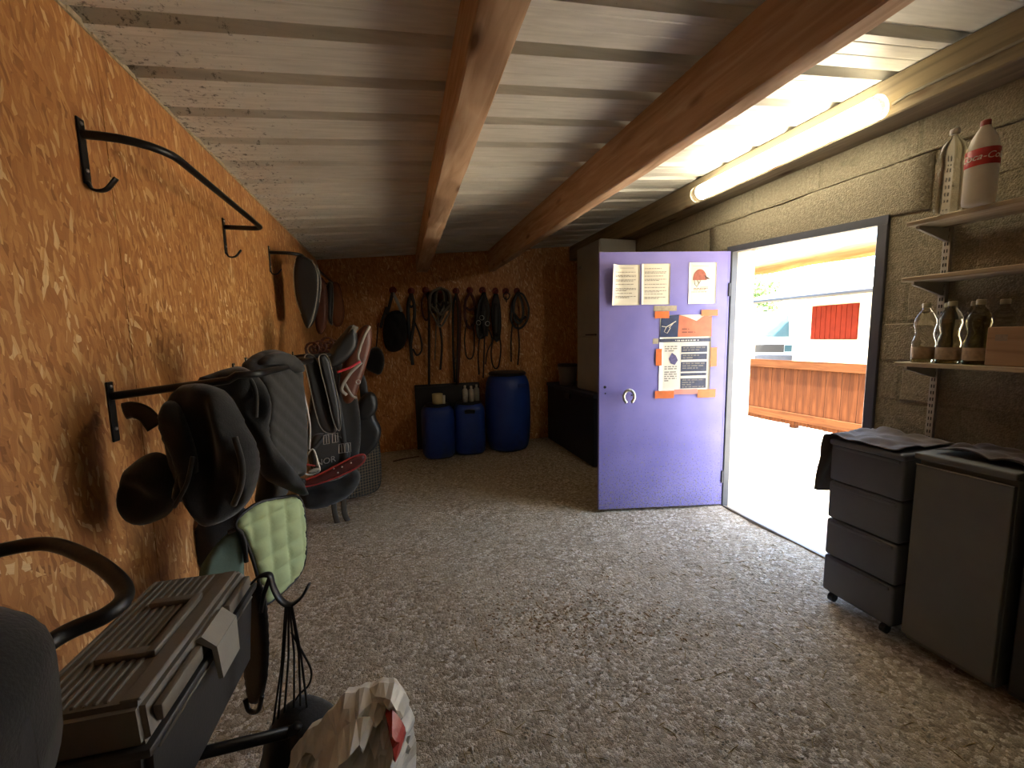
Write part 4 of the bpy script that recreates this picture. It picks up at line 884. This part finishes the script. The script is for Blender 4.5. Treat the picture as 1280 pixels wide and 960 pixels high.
# ---- tool box
TBM = at(-.69, .79, .514, math.radians(-2)); tbx = thing('tool_box', 'large grey ribbed plastic tool box on the low rack', 'tool box', TBM)
TW, TL, TH = .25, .50, .215
b = MB(); b.hexa([(.02, .02, 0), (TW-.02, .02, 0), (TW-.02, TL-.02, 0), (.02, TL-.02, 0)], [(.004, .004, TH), (TW-.004, .004, TH), (TW-.004, TL-.004, TH), (.004, TL-.004, TH)]); bmesh.ops.bevel(b.bm, geom=b.bm.edges[:], offset=.012, segments=2, affect='EDGES'); b.build('body', DKPL, tbx, 'auto')
MB().box((-.004, -.004, TH-.012), (TW+.004, TL+.004, TH+.006), .005, 2).build('rim', DKPL, tbx, 'auto')
lid = MB(); lid.hexa([(0, 0, TH+.006), (TW, 0, TH+.006), (TW, TL, TH+.006), (0, TL, TH+.006)], [(.022, .03, TH+.066), (TW-.022, .03, TH+.066), (TW-.022, TL-.03, TH+.066), (.022, TL-.03, TH+.066)]); bmesh.ops.bevel(lid.bm, geom=lid.bm.edges[:], offset=.009, segments=2, affect='EDGES'); lid = lid.build('lid', GREYPL, tbx, 'auto')
zl = TH+.066
for k in range(9):
    x_ = .032+k*.0165; MB().box((x_, .045, zl-.003), (x_+.0085, TL-.045, zl+.0045), .002, 1).build('rib', GREYPL, lid)
MB().box((.19, .04, zl-.003), (.222, TL-.04, zl+.003), .002, 1).build('lid_band', GREYPL, lid)
for q in (((.172, .15, zl), (.19, .35, zl+.016)), ((.085, .15, zl), (.19, .172, zl+.015)), ((.085, .328, zl), (.19, .35, zl+.015))): MB().box(*q, .004, 2).build('handle_bar', GREYPL, lid, 'auto')
for y_ in (.16,):
    lt_ = MB(); lt_.hexa([(TW-.02, .205, TH+.05), (TW-.005, .205, TH+.058), (TW-.005, .31, TH+.058), (TW-.02, .31, TH+.05)][::1], [(TW+.016, .205, TH+.022), (TW+.022, .205, TH+.03), (TW+.022, .31, TH+.03), (TW+.016, .31, TH+.022)]); lt_.build('latch_top', LTPL, tbx)
    lt_ = MB(); lt_.hexa([(TW+.012, .205, TH+.028), (TW+.023, .205, TH+.03), (TW+.023, .31, TH+.03), (TW+.012, .31, TH+.028)], [(TW+.016, .212, TH-.052), (TW+.026, .212, TH-.052), (TW+.026, .303, TH-.052), (TW+.016, .303, TH-.052)]); lt_.build('latch', LTPL, tbx)
MB().box((TW-.012, .04, TH+.018), (TW+.004, .19, TH+.05), .004, 2).build('side_pad', GREYPL, tbx, 'auto'); MB().box((TW-.012, .325, TH+.018), (TW+.004, TL-.04, TH+.05), .004, 2).build('side_pad', GREYPL, tbx, 'auto')
MB().tube([(TW-.003, .03, TH-.02), (TW-.003, TL-.03, TH-.02)], .004, 8).build('body_bead', GREYPL, tbx, True)
# black flap hanging past the box end, hook with drawstring bag
FP = Plane((-.44, 1.30), (-.30, 1.20))
fl_ = thing('saddle_flap', 'black rectangular leather flap hanging at the tool box end', 'flap')
puff('flap', LEATHER, fl_, FP, [(302, 740), (327, 722), (334, 760), (337, 812), (333, 862), (322, 882), (311, 878), (305, 840), (300, 790)], .012, .012, .02, .012)
b = MB(); b.tube(catmull([FP.P(311, 870, .012), FP.P(316, 884, .012), FP.P(327, 884, .012), FP.P(332, 866, .012)], 5), .007, 8); b.build('buckle_loop', BLACK, fl_, True)
HP = Plane((-.40, 1.20), (-.20, 1.16))
hk = thing('steel_hook', 'black double steel hook at the tool box end', 'hook')
b = MB(); b.tube(catmull([HP.P(316, 728), HP.P(325, 720), HP.P(337, 719), HP.P(341, 732), HP.P(349, 748), HP.P(360, 756), HP.P(368, 754), HP.P(378, 745), HP.P(386, 731)], 5), .009, 10, flat=(.026, .008)); b.build('hook', BLACK, hk, True)
b = MB(); b.tube([HP.P(338, 720), HP.P(330, 742), HP.P(326, 765)], .006, 8); b.build('stay', BLACK, hk, True)
ds = thing('drawstring_bag', 'black drawstring bag hanging from the steel hook', 'bag')
GP = Plane((-.40, 1.19), (-.10, 1.12))
puff('bag_body', FLEECE, ds, GP, [(370, 872), (395, 876), (420, 890), (432, 915), (430, 945), (420, 985), (370, 1000), (332, 990), (326, 955), (333, 915), (350, 886)], .09, .06, .1, .014, folds(.012, 45, 18))
for x0, x1, y1 in ((357, 345, 905), (359, 352, 890), (361, 360, 884), (362, 372, 876), (364, 380, 874), (365, 388, 876)):
    b = MB(); b.tube([GP.P(x0, 758), GP.P((x0+x1)/2+random.uniform(-1.5, 1.5), (758+y1)/2), GP.P(x1, y1, .02)], .0028, 6); b.build('cord', DKROPE, ds, True)
b = MB(); b.tube(catmull([GP.P(364, 790), GP.P(378, 815), GP.P(389, 838), GP.P(386, 856), GP.P(374, 868), GP.P(367, 880)], 5), .0028, 6); b.build('cord', DKROPE, ds, True)
# plastic carrier bag
pbg = thing('carrier_bag', 'crumpled white plastic carrier bag with red print', 'bag'); CP = Plane((-.30, 1.02), (.10, .98))
def crumple(a, z):
    rid = lambda x, y, q: 1-2*abs(noise.noise((x, y, q)))
    return np.array([.10*rid(x*11+.4*y, y*7, 2)+.07*rid(x*23, y*19, 7)+.03*rid(x*47, y*43, 5)-.09 for x, y in zip(a, z)])
puff('bag_body', FILM, pbg, CP, [(424, 872), (433, 864), (443, 868), (452, 857), (462, 862), (476, 851), (484, 855), (497, 852), (503, 864), (512, 872), (511, 884), (520, 896), (516, 912), (522, 930), (516, 1010), (440, 1030), (370, 1010), (356, 968), (364, 952), (362, 938), (376, 926), (384, 910), (398, 908), (406, 892), (418, 886)], .06, .06, .08, .013, crumple, shade=False, jit=.006, smooth_it=1)
puff('red_print', mat('red_film_print', 'b8372c', .35, 0, .25, 25), pbg, CP, [(483, 865), (492, 862), (506, 880), (511, 893), (503, 906), (492, 900), (488, 884)], .06, .0, .03, .014, crumple, h0=.05, shade=False, jit=.004)
puff('knotted_handle', FILM, pbg, CP, [(405, 915), (425, 890), (455, 868), (472, 868), (470, 890), (450, 918), (425, 936), (410, 934)], .07, .02, .03, .016, crumple, h0=.06, shade=False, jit=.006)
puff('printed_fold', mat('printed_film', 'b7ae98', .3, 0, .5, 45, .2), pbg, CP, [(388, 912), (398, 908), (408, 930), (430, 938), (448, 960), (440, 1005), (380, 1005), (366, 960)], .06, .02, .04, .016, crumple, h0=.06, shade=False, jit=.005)

# ---- dark fleece-covered saddle at the near end of the thick rack
sd = thing('covered_saddle', 'dark fleece-covered saddle on the thick tube rack', 'saddle', at(-.632, .585, .962)); b = MB()
prof_ = []
n1, n2 = 26, 30; rings = []
for i in range(n1+1):
    f = i/n1; yy = -.42+.60*f; tp = math.sin(math.pi*min(1, max(0, f))**1.6)**.22 if 0 < f < 1 else 0.02; seat = .05*math.cos((f-.5)*6.28)*-.5
    ring = []
    for k in range(n2+1):
        th = math.pi*(1.18*k/n2-.09); c_, s_ = math.cos(th), math.sin(th); drop = max(0, -s_)
        ring.append(b.bm.verts.new((.165*tp*c_, yy, .115*tp*s_+seat*tp-.42*drop*tp+.003*noise.noise((yy*30, k, 0)))))
    rings.append(ring)
for A, B_ in zip(rings, rings[1:]):
    for k in range(n2): b.bm.faces.new((A[k], A[k+1], B_[k+1], B_[k]))
    b.bm.faces.new((A[n2], A[0], B_[0], B_[n2]))
b.build('fleece_cover', FLEECE, sd, True)
for s_ in (-1, 1): MB().box((s_*.15-.012, -.3, -.36), (s_*.15+.012, .05, .0), .012, 3).build('flap', LEATHER, sd, 'auto')

# ---- jackets and rugs on the middle rack
JP = Plane((-.85, 1.50), (-.45, 1.48))
jk = thing('fleece_jacket', 'black hooded fleece jacket slung over the rack arm', 'jacket')
puff('body', FLEECE, jk, JP, [(221, 483), (240, 479), (262, 480), (289, 492), (305, 527), (321, 555), (327, 583), (317, 620), (300, 640), (280, 652), (262, 658), (249, 646), (236, 625), (222, 610), (214, 580), (208, 540), (210, 505)], .06, .05, .06, .011, folds(.024, 42, 10, 1.0))
puff('hood', FLEECE, jk, JP, [(205, 560), (228, 580), (232, 610), (222, 634), (208, 646), (189, 650), (168, 641), (158, 615), (164, 583), (182, 568)], .08, .02, .06, .011, folds(.016, 24, 34, .3), h0=.02)
puff('sleeve', FLEECE, jk, JP, [(214, 500), (236, 495), (250, 530), (262, 570), (258, 600), (240, 622), (226, 612), (236, 585), (228, 558), (212, 535)], .03, .01, .03, .011, folds(.006, 20, 50), h0=.06)
b = MB(); b.tube(catmull([JP.P(305, 540, .07), JP.P(316, 570, .085), JP.P(314, 596, .08), JP.P(302, 622, .06)], 6), .009, 8); b.build('hem_seam', FABRIC, jk, True)
b = MB(); b.tube(catmull([JP.P(262, 560, .10), JP.P(256, 590, .105), JP.P(238, 620, .09)], 6), .006, 8); b.build('sleeve_seam', FABRIC, jk, True)
b = MB(); b.tube(catmull([JP.P(155, 514, -.0), JP.P(172, 511, .02), JP.P(190, 516, .03), JP.P(204, 530, .04)], 6), .01, 8, flat=(.05, .008), nrm=JP.n); b.build('strap', LEATHER, jk, True)
RP = Plane((-.62, 1.62), (-.40, 1.82))
rg = thing('black_rug', 'black rug bunched between the jacket and the quilted pad', 'rug')
puff('rug', FLEECE, rg, RP, [(242, 474), (262, 468), (280, 461), (305, 456), (328, 476), (337, 505), (334, 542), (349, 567), (374, 594), (385, 622), (372, 618), (345, 606), (330, 600), (322, 575), (308, 540), (292, 500), (262, 484)], .05, .05, .04, .012, folds(.014, 30, 22, .7))
b = MB(); b.tube(catmull([RP.P(288, 468, .05), RP.P(302, 474, .06), RP.P(309, 492, .06), RP.P(310, 520, .055)], 6), .008, 8); b.build('bound_edge', FABRIC, rg, True)
QP = Plane((-.55, 1.80), (-.36, 2.20))
qp = thing('quilted_saddle_pad', 'charcoal quilted saddle pad folded over the rack', 'saddle pad')
qo = [(302, 459), (312, 447), (325, 439), (342, 436), (360, 441), (373, 456), (377, 486), (383, 530), (382, 567), (377, 600), (368, 590), (350, 622), (346, 638), (330, 640), (321, 630), (324, 611), (331, 575), (331, 542), (336, 505), (331, 483), (318, 468)]
puff('pad', QUILT, qp, QP, qo, .03, .03, .03, .010, lambda a, z: .006*(np.abs(np.sin((a+z)*48))**.5-1)+.01*np.sin(z*9+a*6))
puff('gullet', QUILT, qp, QP, [(312, 456), (322, 444), (342, 438), (360, 444), (371, 460), (366, 470), (352, 461), (338, 456), (324, 458)], .035, .01, .02, .010, h0=.025)
b = MB(); b.tube(catmull([QP.P(376, 487, .01), QP.P(381, 510, .01), QP.P(385, 535, .01), QP.P(384, 562, .01)], 6), .005, 8); b.build('piping', WHITEP, qp, True)
# green pad and teal pad underneath, on a low bar
GPn = Plane((-.62, 1.50), (-.36, 1.92))
gp = thing('mint_saddle_pad', 'pale mint quilted saddle pad with black piping', 'saddle pad')
go = [(301, 642), (322, 627), (350, 622), (373, 618), (380, 640), (382, 690), (377, 714), (362, 731), (340, 750), (329, 757), (322, 725), (314, 696), (303, 668), (290, 656)]
puff('pad', GREEN, gp, GPn, go, .025, .02, .03, .009, quilt(.014, .075, .075, 0, .02), smooth_it=2)
b = MB(); b.tube([GPn.w(*q, .004) for q in chaikin([GPn.px(*p_) for p_ in go], 2)], .006, 7, True); b.build('piping', LEATHER, gp, True)
TPn = Plane((-.72, 1.52), (-.56, 1.62)); tp_ = thing('teal_saddle_pad', 'faded teal pad tucked beside the mint pad', 'saddle pad')
puff('pad', TEAL, tp_, TPn, [(246, 716), (262, 690), (282, 667), (297, 661), (304, 680), (306, 720), (300, 745), (255, 745)], .02, .02, .03, .012, folds(.006, 25, 20))
b = MB(); b.tube(catmull([TPn.P(283, 664, .02), TPn.P(296, 659, .02), TPn.P(303, 675, .02), TPn.P(306, 700, .02)], 5), .008, 7); b.build('binding', LEATHER, tp_, True)
LB = thing('saddle_rack', 'low black bar under the mint saddle pad', 'rack', at(XL, 2.06, .82)); MB().tube([(0, 0, 0), (.3, -.02, .0), (.44, -.16, .0)], .0125, 12).build('arm', BLACK, LB, True); MB().box((0, -.015, -.12), (.006, .015, .05), .002, 1).build('wall_plate', BLACK, LB)

bp_ = thing('black_saddle_pad', 'plain black pad hanging behind the mint pad', 'saddle pad')
puff('pad', FLEECE, bp_, Plane((-.78, 1.98), (-.56, 2.03)), [(244, 650), (275, 640), (305, 630), (316, 650), (308, 690), (284, 706), (256, 716), (240, 700)], .02, .02, .03, .014, folds(.006, 25, 14))
# ---- pads on the high far rack
SP = Plane((-.75, 3.45), (-.45, 3.50))
sp_ = thing('saddle_pad', 'black saddle pad with white piping on the high rack', 'saddle pad')
so = [(371, 319), (385, 321), (396, 332), (401, 348), (401, 373), (394, 402), (385, 413), (380, 405), (375, 390), (369, 370), (367, 341), (368, 327)]
puff('pad', LEATHER, sp_, SP, so, .05, .2, .03, .012)
for pts, m_, h_ in (([(371, 321), (367, 340), (369, 368), (374, 386), (378, 394)], WHITEP, .012), ([(390, 326), (397, 345), (396, 372), (391, 398), (386, 410)], GREYP, .045), ([(396, 331), (401, 352), (399, 378)], GREYP, .012)):
    b = MB(); b.tube(catmull([SP.P(*q, h_) for q in pts], 6), .0045, 7); b.build('piping', m_, sp_, True)
for nm, lab, m_, o_, yP in (('saddle_pad', 'dark red-brown pad behind the white-piped black pad', BROWN, [(396, 345), (407, 349), (410, 380), (408, 410), (400, 420), (394, 408), (394, 370)], 4.45), ('saddle_pad', 'narrow black pad edge between two brown pads', LEATHER, [(408, 352), (416, 352), (417, 375), (415, 400), (416, 408), (410, 402), (406, 380)], 4.75), ('saddle_pad', 'tan leather pad hanging last on the high rack', TAN, [(415, 352), (424, 354), (428, 372), (431, 392), (427, 408), (416, 408), (414, 380)], 5.05)):
    BPn = Plane((-.8, yP), (-.4, yP+.04)); h_ = 0; q = thing(nm, lab, 'saddle pad'); puff('pad', m_, q, BPn, o_, .03, .03, .03, .014, h0=h_)
    b = MB(); b.tube([BPn.w(*k, h_) for k in chaikin([BPn.px(*p_) for p_ in o_], 2)], .005, 6, True); b.build('piping', GREYP if m_ is LEATHER else BROWN, q, True)

# ---- tack on the low far rack
A1 = Plane((-.50, 2.72), (-.20, 2.86)); A2 = Plane((-.55, 3.05), (-.2, 3.15)); A3 = Plane((-.55, 3.45), (-.1, 3.5))
nm_ = thing('saddle_cloth', 'black saddle cloth hanging behind the stirrup leathers', 'saddle cloth')
puff('cloth', FLEECE, nm_, Plane((-.55, 3.24), (-.1, 3.30)), [(396, 452), (422, 448), (440, 470), (452, 520), (450, 575), (430, 598), (402, 604), (386, 590), (384, 540), (388, 490)], .03, .03, .05, .016, folds(.008, 20, 8))
lt1 = thing('stirrup_leather', 'pair of black stirrup leathers with steel buckles', 'leather strap')
for o_, h_ in (([(378, 442), (394, 443), (404, 470), (414, 500), (419, 530), (420, 543), (401, 540), (392, 508), (384, 470)], 0), ([(395, 443), (408, 442), (414, 470), (422, 505), (424, 530), (422, 540), (414, 528), (406, 490), (398, 462)], .03)):
    puff('strap', LEATHER, lt1, A1, o_, .012, .012, .015, .010, h0=h_); b = MB(); b.tube([A1.w(*k, h_+.006) for k in chaikin([A1.px(*p_) for p_ in o_], 2)], .0028, 6, True); b.build('stitched_edge', GREYP, lt1, True)
for x_, y_ in ((405, 549), (416, 547), (424, 560), (432, 559)):
    b = MB(); b.tube([A1.P(x_-3, y_-6, .04), A1.P(x_+3, y_-7, .04), A1.P(x_+4, y_+4, .04), A1.P(x_-3, y_+5, .04)], .0028, 6, True).tube([A1.P(x_, y_-6, .045), A1.P(x_+.5, y_+4, .045)], .002, 6); b.build('buckle', STEEL, lt1)
nc = thing('girth', 'black girth pad lettered in silver above the red-edged pad', 'girth')
puff('pad', FABRIC, nc, A2, [(388, 545), (402, 540), (428, 545), (440, 560), (436, 580), (420, 592), (396, 594), (386, 575)], .03, .02, .03, .012)
a0, z0 = A2.px(406.5, 575); sc_ = (A2.px(418, 575)[0]-A2.px(395, 575)[0])
text_mesh('NOR', sc_*.5, STEEL, nc, 'lettering', lambda c: A2.w(a0+c.x, z0+c.y+c.x*.12, .036+c.z), 0, .001)
rp = thing('red_edged_pad', 'dark saddle pad with shiny red edging and studs', 'saddle pad')
ro = [(376, 606), (376, 598), (398, 590), (420, 578), (444, 566), (454, 565), (454, 573), (444, 582), (420, 593), (398, 601)]
puff('pad', mat('maroon_vinyl', '4a1512', .4, 0, .3, 20), rp, A2, ro, .02, .02, .02, .010, h0=.06)
b = MB(); b.tube([A2.w(*k, .066) for k in chaikin([A2.px(*p_) for p_ in ro], 2)], .0065, 8, True); b.build('red_edging', RED, rp, True)
for x_, y_ in ((415, 582), (425, 580), (436, 575), (420, 587)):
    b = MB(); b.lathe([(.006, 0), (.004, .004), (.001, .005)], 10, mtx=Matrix.Translation(A2.P(x_, y_, .082)) @ A2.n.to_track_quat('Z', 'Y').to_matrix().to_4x4()); b.build('stud', STEEL, rp, True)
b = MB(); b.tube(catmull([A2.P(378, 577, .05), A2.P(386, 579, .05), A2.P(393, 580, .05)], 4), .006, 8); b.build('red_edging', RED, rp, True)
b = MB(); b.tube(catmull([A2.P(432, 578, .055), A2.P(428, 540, .03), A2.P(420, 480, .0), Vector((-.43, 3.1, 1.33))], 5), .01, 8, flat=(.03, .006), nrm=A2.n); b.build('hanging_strap', LEATHER, rp, True)
si = thing('stirrup_iron', 'grey stirrup iron beside the red-edged pad', 'stirrup'); b = MB(); b.tube(catmull([A1.P(379, 575, .03), A1.P(377, 585, .03), A1.P(383, 592, .03), A1.P(397, 588, .03), A1.P(396, 578, .03), A1.P(389, 560, .03)], 5, True), .005, 8, True); b.build('bow', STEEL, si, True)
b = MB(); b.tube(catmull([A1.P(410, 538, .0), A1.P(400, 550, .02), A1.P(389, 562, .03)], 4), .01, 8, flat=(.022, .006), nrm=A1.n); b.build('leather_loop', LEATHER, si, True)
puff('tread', GREYP, si, A1, [(382, 587), (396, 582), (399, 586), (385, 592)], .012, .006, .01, .006, h0=.03)
dk = thing('hay_bag', 'round-bottomed black bag hanging low under the red-edged pad', 'bag')
puff('bag_body', FLEECE, dk, A3, [(372, 606), (395, 602), (425, 594), (448, 584), (452, 600), (440, 618), (418, 630), (395, 636), (376, 634)], .11, .05, .1, .016, folds(.010, 20, 30))
for pts in ([(417, 622), (419, 640), (424, 657)], [(429, 620), (431, 640), (438, 652), (442, 656)]):
    b = MB(); b.tube(catmull([A3.P(*q, .05) for q in pts], 6), .012, 8, flat=(.04, .010), nrm=A3.n); b.build('strap', mat('grey_webbing', '4e4840', .8), dk, True)
ms = thing('checked_saddle_pad', 'black saddle pad covered in a fine beige grid', 'saddle pad'); MP = Plane((-.45, 3.75), (-.1, 3.95))
mo = [(450, 560), (458, 540), (470, 530), (474, 560), (476, 595), (474, 610), (462, 617), (440, 622), (424, 624), (432, 596), (440, 575)]
puff('pad', FABRIC, ms, MP, mo, .02, .02, .03, .012)
gpx = [MP.px(*q) for q in mo]; al, ah = min(q[0] for q in gpx), max(q[0] for q in gpx); zl_, zh = min(q[1] for q in gpx), max(q[1] for q in gpx)
def inside(a, z):
    c_ = False; n_ = len(gpx)
    for i in range(n_):
        (x1_, y1_), (x2_, y2_) = gpx[i], gpx[(i+1) % n_]
        if (y1_ > z) != (y2_ > z) and a < (x2_-x1_)*(z-y1_)/(y2_-y1_)+x1_: c_ = not c_
    return c_
gl = MB()
for k in np.arange(al, ah, .026):
    run = [z for z in np.arange(zl_, zh, .01) if inside(k, z) and inside(k-.02, z) and inside(k+.02, z)]
    if len(run) > 2: gl.tube([MP.w(k, run[0], .021), MP.w(k, run[-1], .021)], .002, 4)
for k in np.arange(zl_, zh, .026):
    run = [a_ for a_ in np.arange(al, ah, .01) if inside(a_, k) and inside(a_, k-.02) and inside(a_, k+.02)]
    if len(run) > 2: gl.tube([MP.w(run[0], k, .021), MP.w(run[-1], k, .021)], .002, 4)
gl.build('stitched_grid', mat('beige_stitch', '8a7a5e', .8), ms)['kind'] = 'stuff'
b = MB(); b.tube([MP.w(*k, .004) for k in chaikin(gpx, 2)], .008, 7, True); b.build('piping', LEATHER, ms, True)
bs_ = thing('black_saddle', 'black leather saddle on the low far rack', 'saddle')
puff('flap', LEATHER, bs_, A3, [(440, 545), (446, 510), (452, 494), (462, 488), (470, 500), (468, 520), (478, 535), (472, 556), (456, 572), (440, 582), (432, 570)], .05, .06, .05, .014, h0=.03)
puff('seat', LEATHER, bs_, A3, [(443, 512), (450, 495), (462, 487), (471, 494), (472, 510), (464, 522), (452, 526), (445, 524)], .05, .05, .05, .012, h0=.05)
b = MB(); b.tube(catmull([A3.P(456, 500, .04), A3.P(450, 470, .03), Vector((-.43, 3.4, 1.32))], 5), .02, 8, flat=(.06, .012), nrm=A3.n); b.build('hanging_strap', LEATHER, bs_, True)
br = thing('brown_saddle', 'red-brown leather saddle with pale grey girth straps', 'saddle')
puff('flap', BROWN, br, A2, [(424, 480), (428, 455), (440, 425), (452, 407), (464, 405), (466, 425), (460, 452), (450, 480), (442, 503), (430, 506)], .05, .05, .05, .012)
puff('cantle', LEATHER, br, A2, [(404, 454), (412, 434), (426, 418), (437, 404), (444, 412), (446, 432), (436, 446), (424, 456), (410, 462)], .06, .05, .04, .012, h0=.05)
for pts, m_, wd in (([(458, 408), (450, 424), (444, 444), (446, 452)], GREYP, .02), ([(448, 452), (434, 466), (424, 484), (430, 492)], GREYP, .022), ([(428, 478), (436, 492), (442, 496)], GREYP, .018), ([(441, 408), (432, 424), (420, 438)], mat('grey_suede', '6f6a63', .9), .045)):
    b = MB(); b.tube(catmull([A2.P(*q, .10) for q in pts], 6), .01, 8, flat=(wd, .008), nrm=A2.n); b.build('strap', m_, br, True)
b = MB(); b.tube(catmull([A2.P(418, 464, .11), A2.P(432, 459, .115), A2.P(446, 451, .11)], 5), .008, 8); b.build('red_edging', mat('pink_red_trim', 'd03a48', .4), br, True)
b = MB(); b.tube([A2.P(444, 476, .1)+Vector((.014*math.cos(q), 0, .014*math.sin(q))) for q in np.linspace(0, 6.28, 12)[:-1]], .004, 6, True); b.build('dee_ring', STEEL, br, True)
rb = thing('rolled_straps', 'rolled red-brown straps lying on the far rack', 'strap')
for k, (x_, y_) in enumerate(((392, 436), (401, 434), (410, 430), (417, 433))):
    b = MB(); c_ = A3.P(x_, y_, 0); b.tube([c_+Vector(((.012+.0025*j)*math.cos(j*.55), 0, (.012+.0025*j)*math.sin(j*.55))) for j in range(22)], .01, 6, flat=(.05, .018)); b.build('roll', BROWN, rb, True)
sb = thing('small_bag', 'small black pouch hanging from a nail beside the net bag', 'bag'); MB().tube([U(473, 404, 'y', 5.32), U(473, 404, 'y', 5.32)+Vector((0, .135, 0))], .006, 8).build('nail', BLACK, sb); puff('bag_body', FLEECE, sb, Plane((-.4, 5.33), (.2, 5.34)), [(462, 436), (472, 432), (480, 442), (481, 455), (476, 470), (466, 466), (457, 462), (456, 448)], .09, .04, .08, .016)
b = MB(); q_ = Plane((-.4, 5.33), (.2, 5.34)); b.tube(catmull([q_.P(470, 436), q_.P(471, 426), q_.P(472, 414), q_.P(473, 404)], 4), .008, 7); b.build('strap', DKROPE, sb, True)
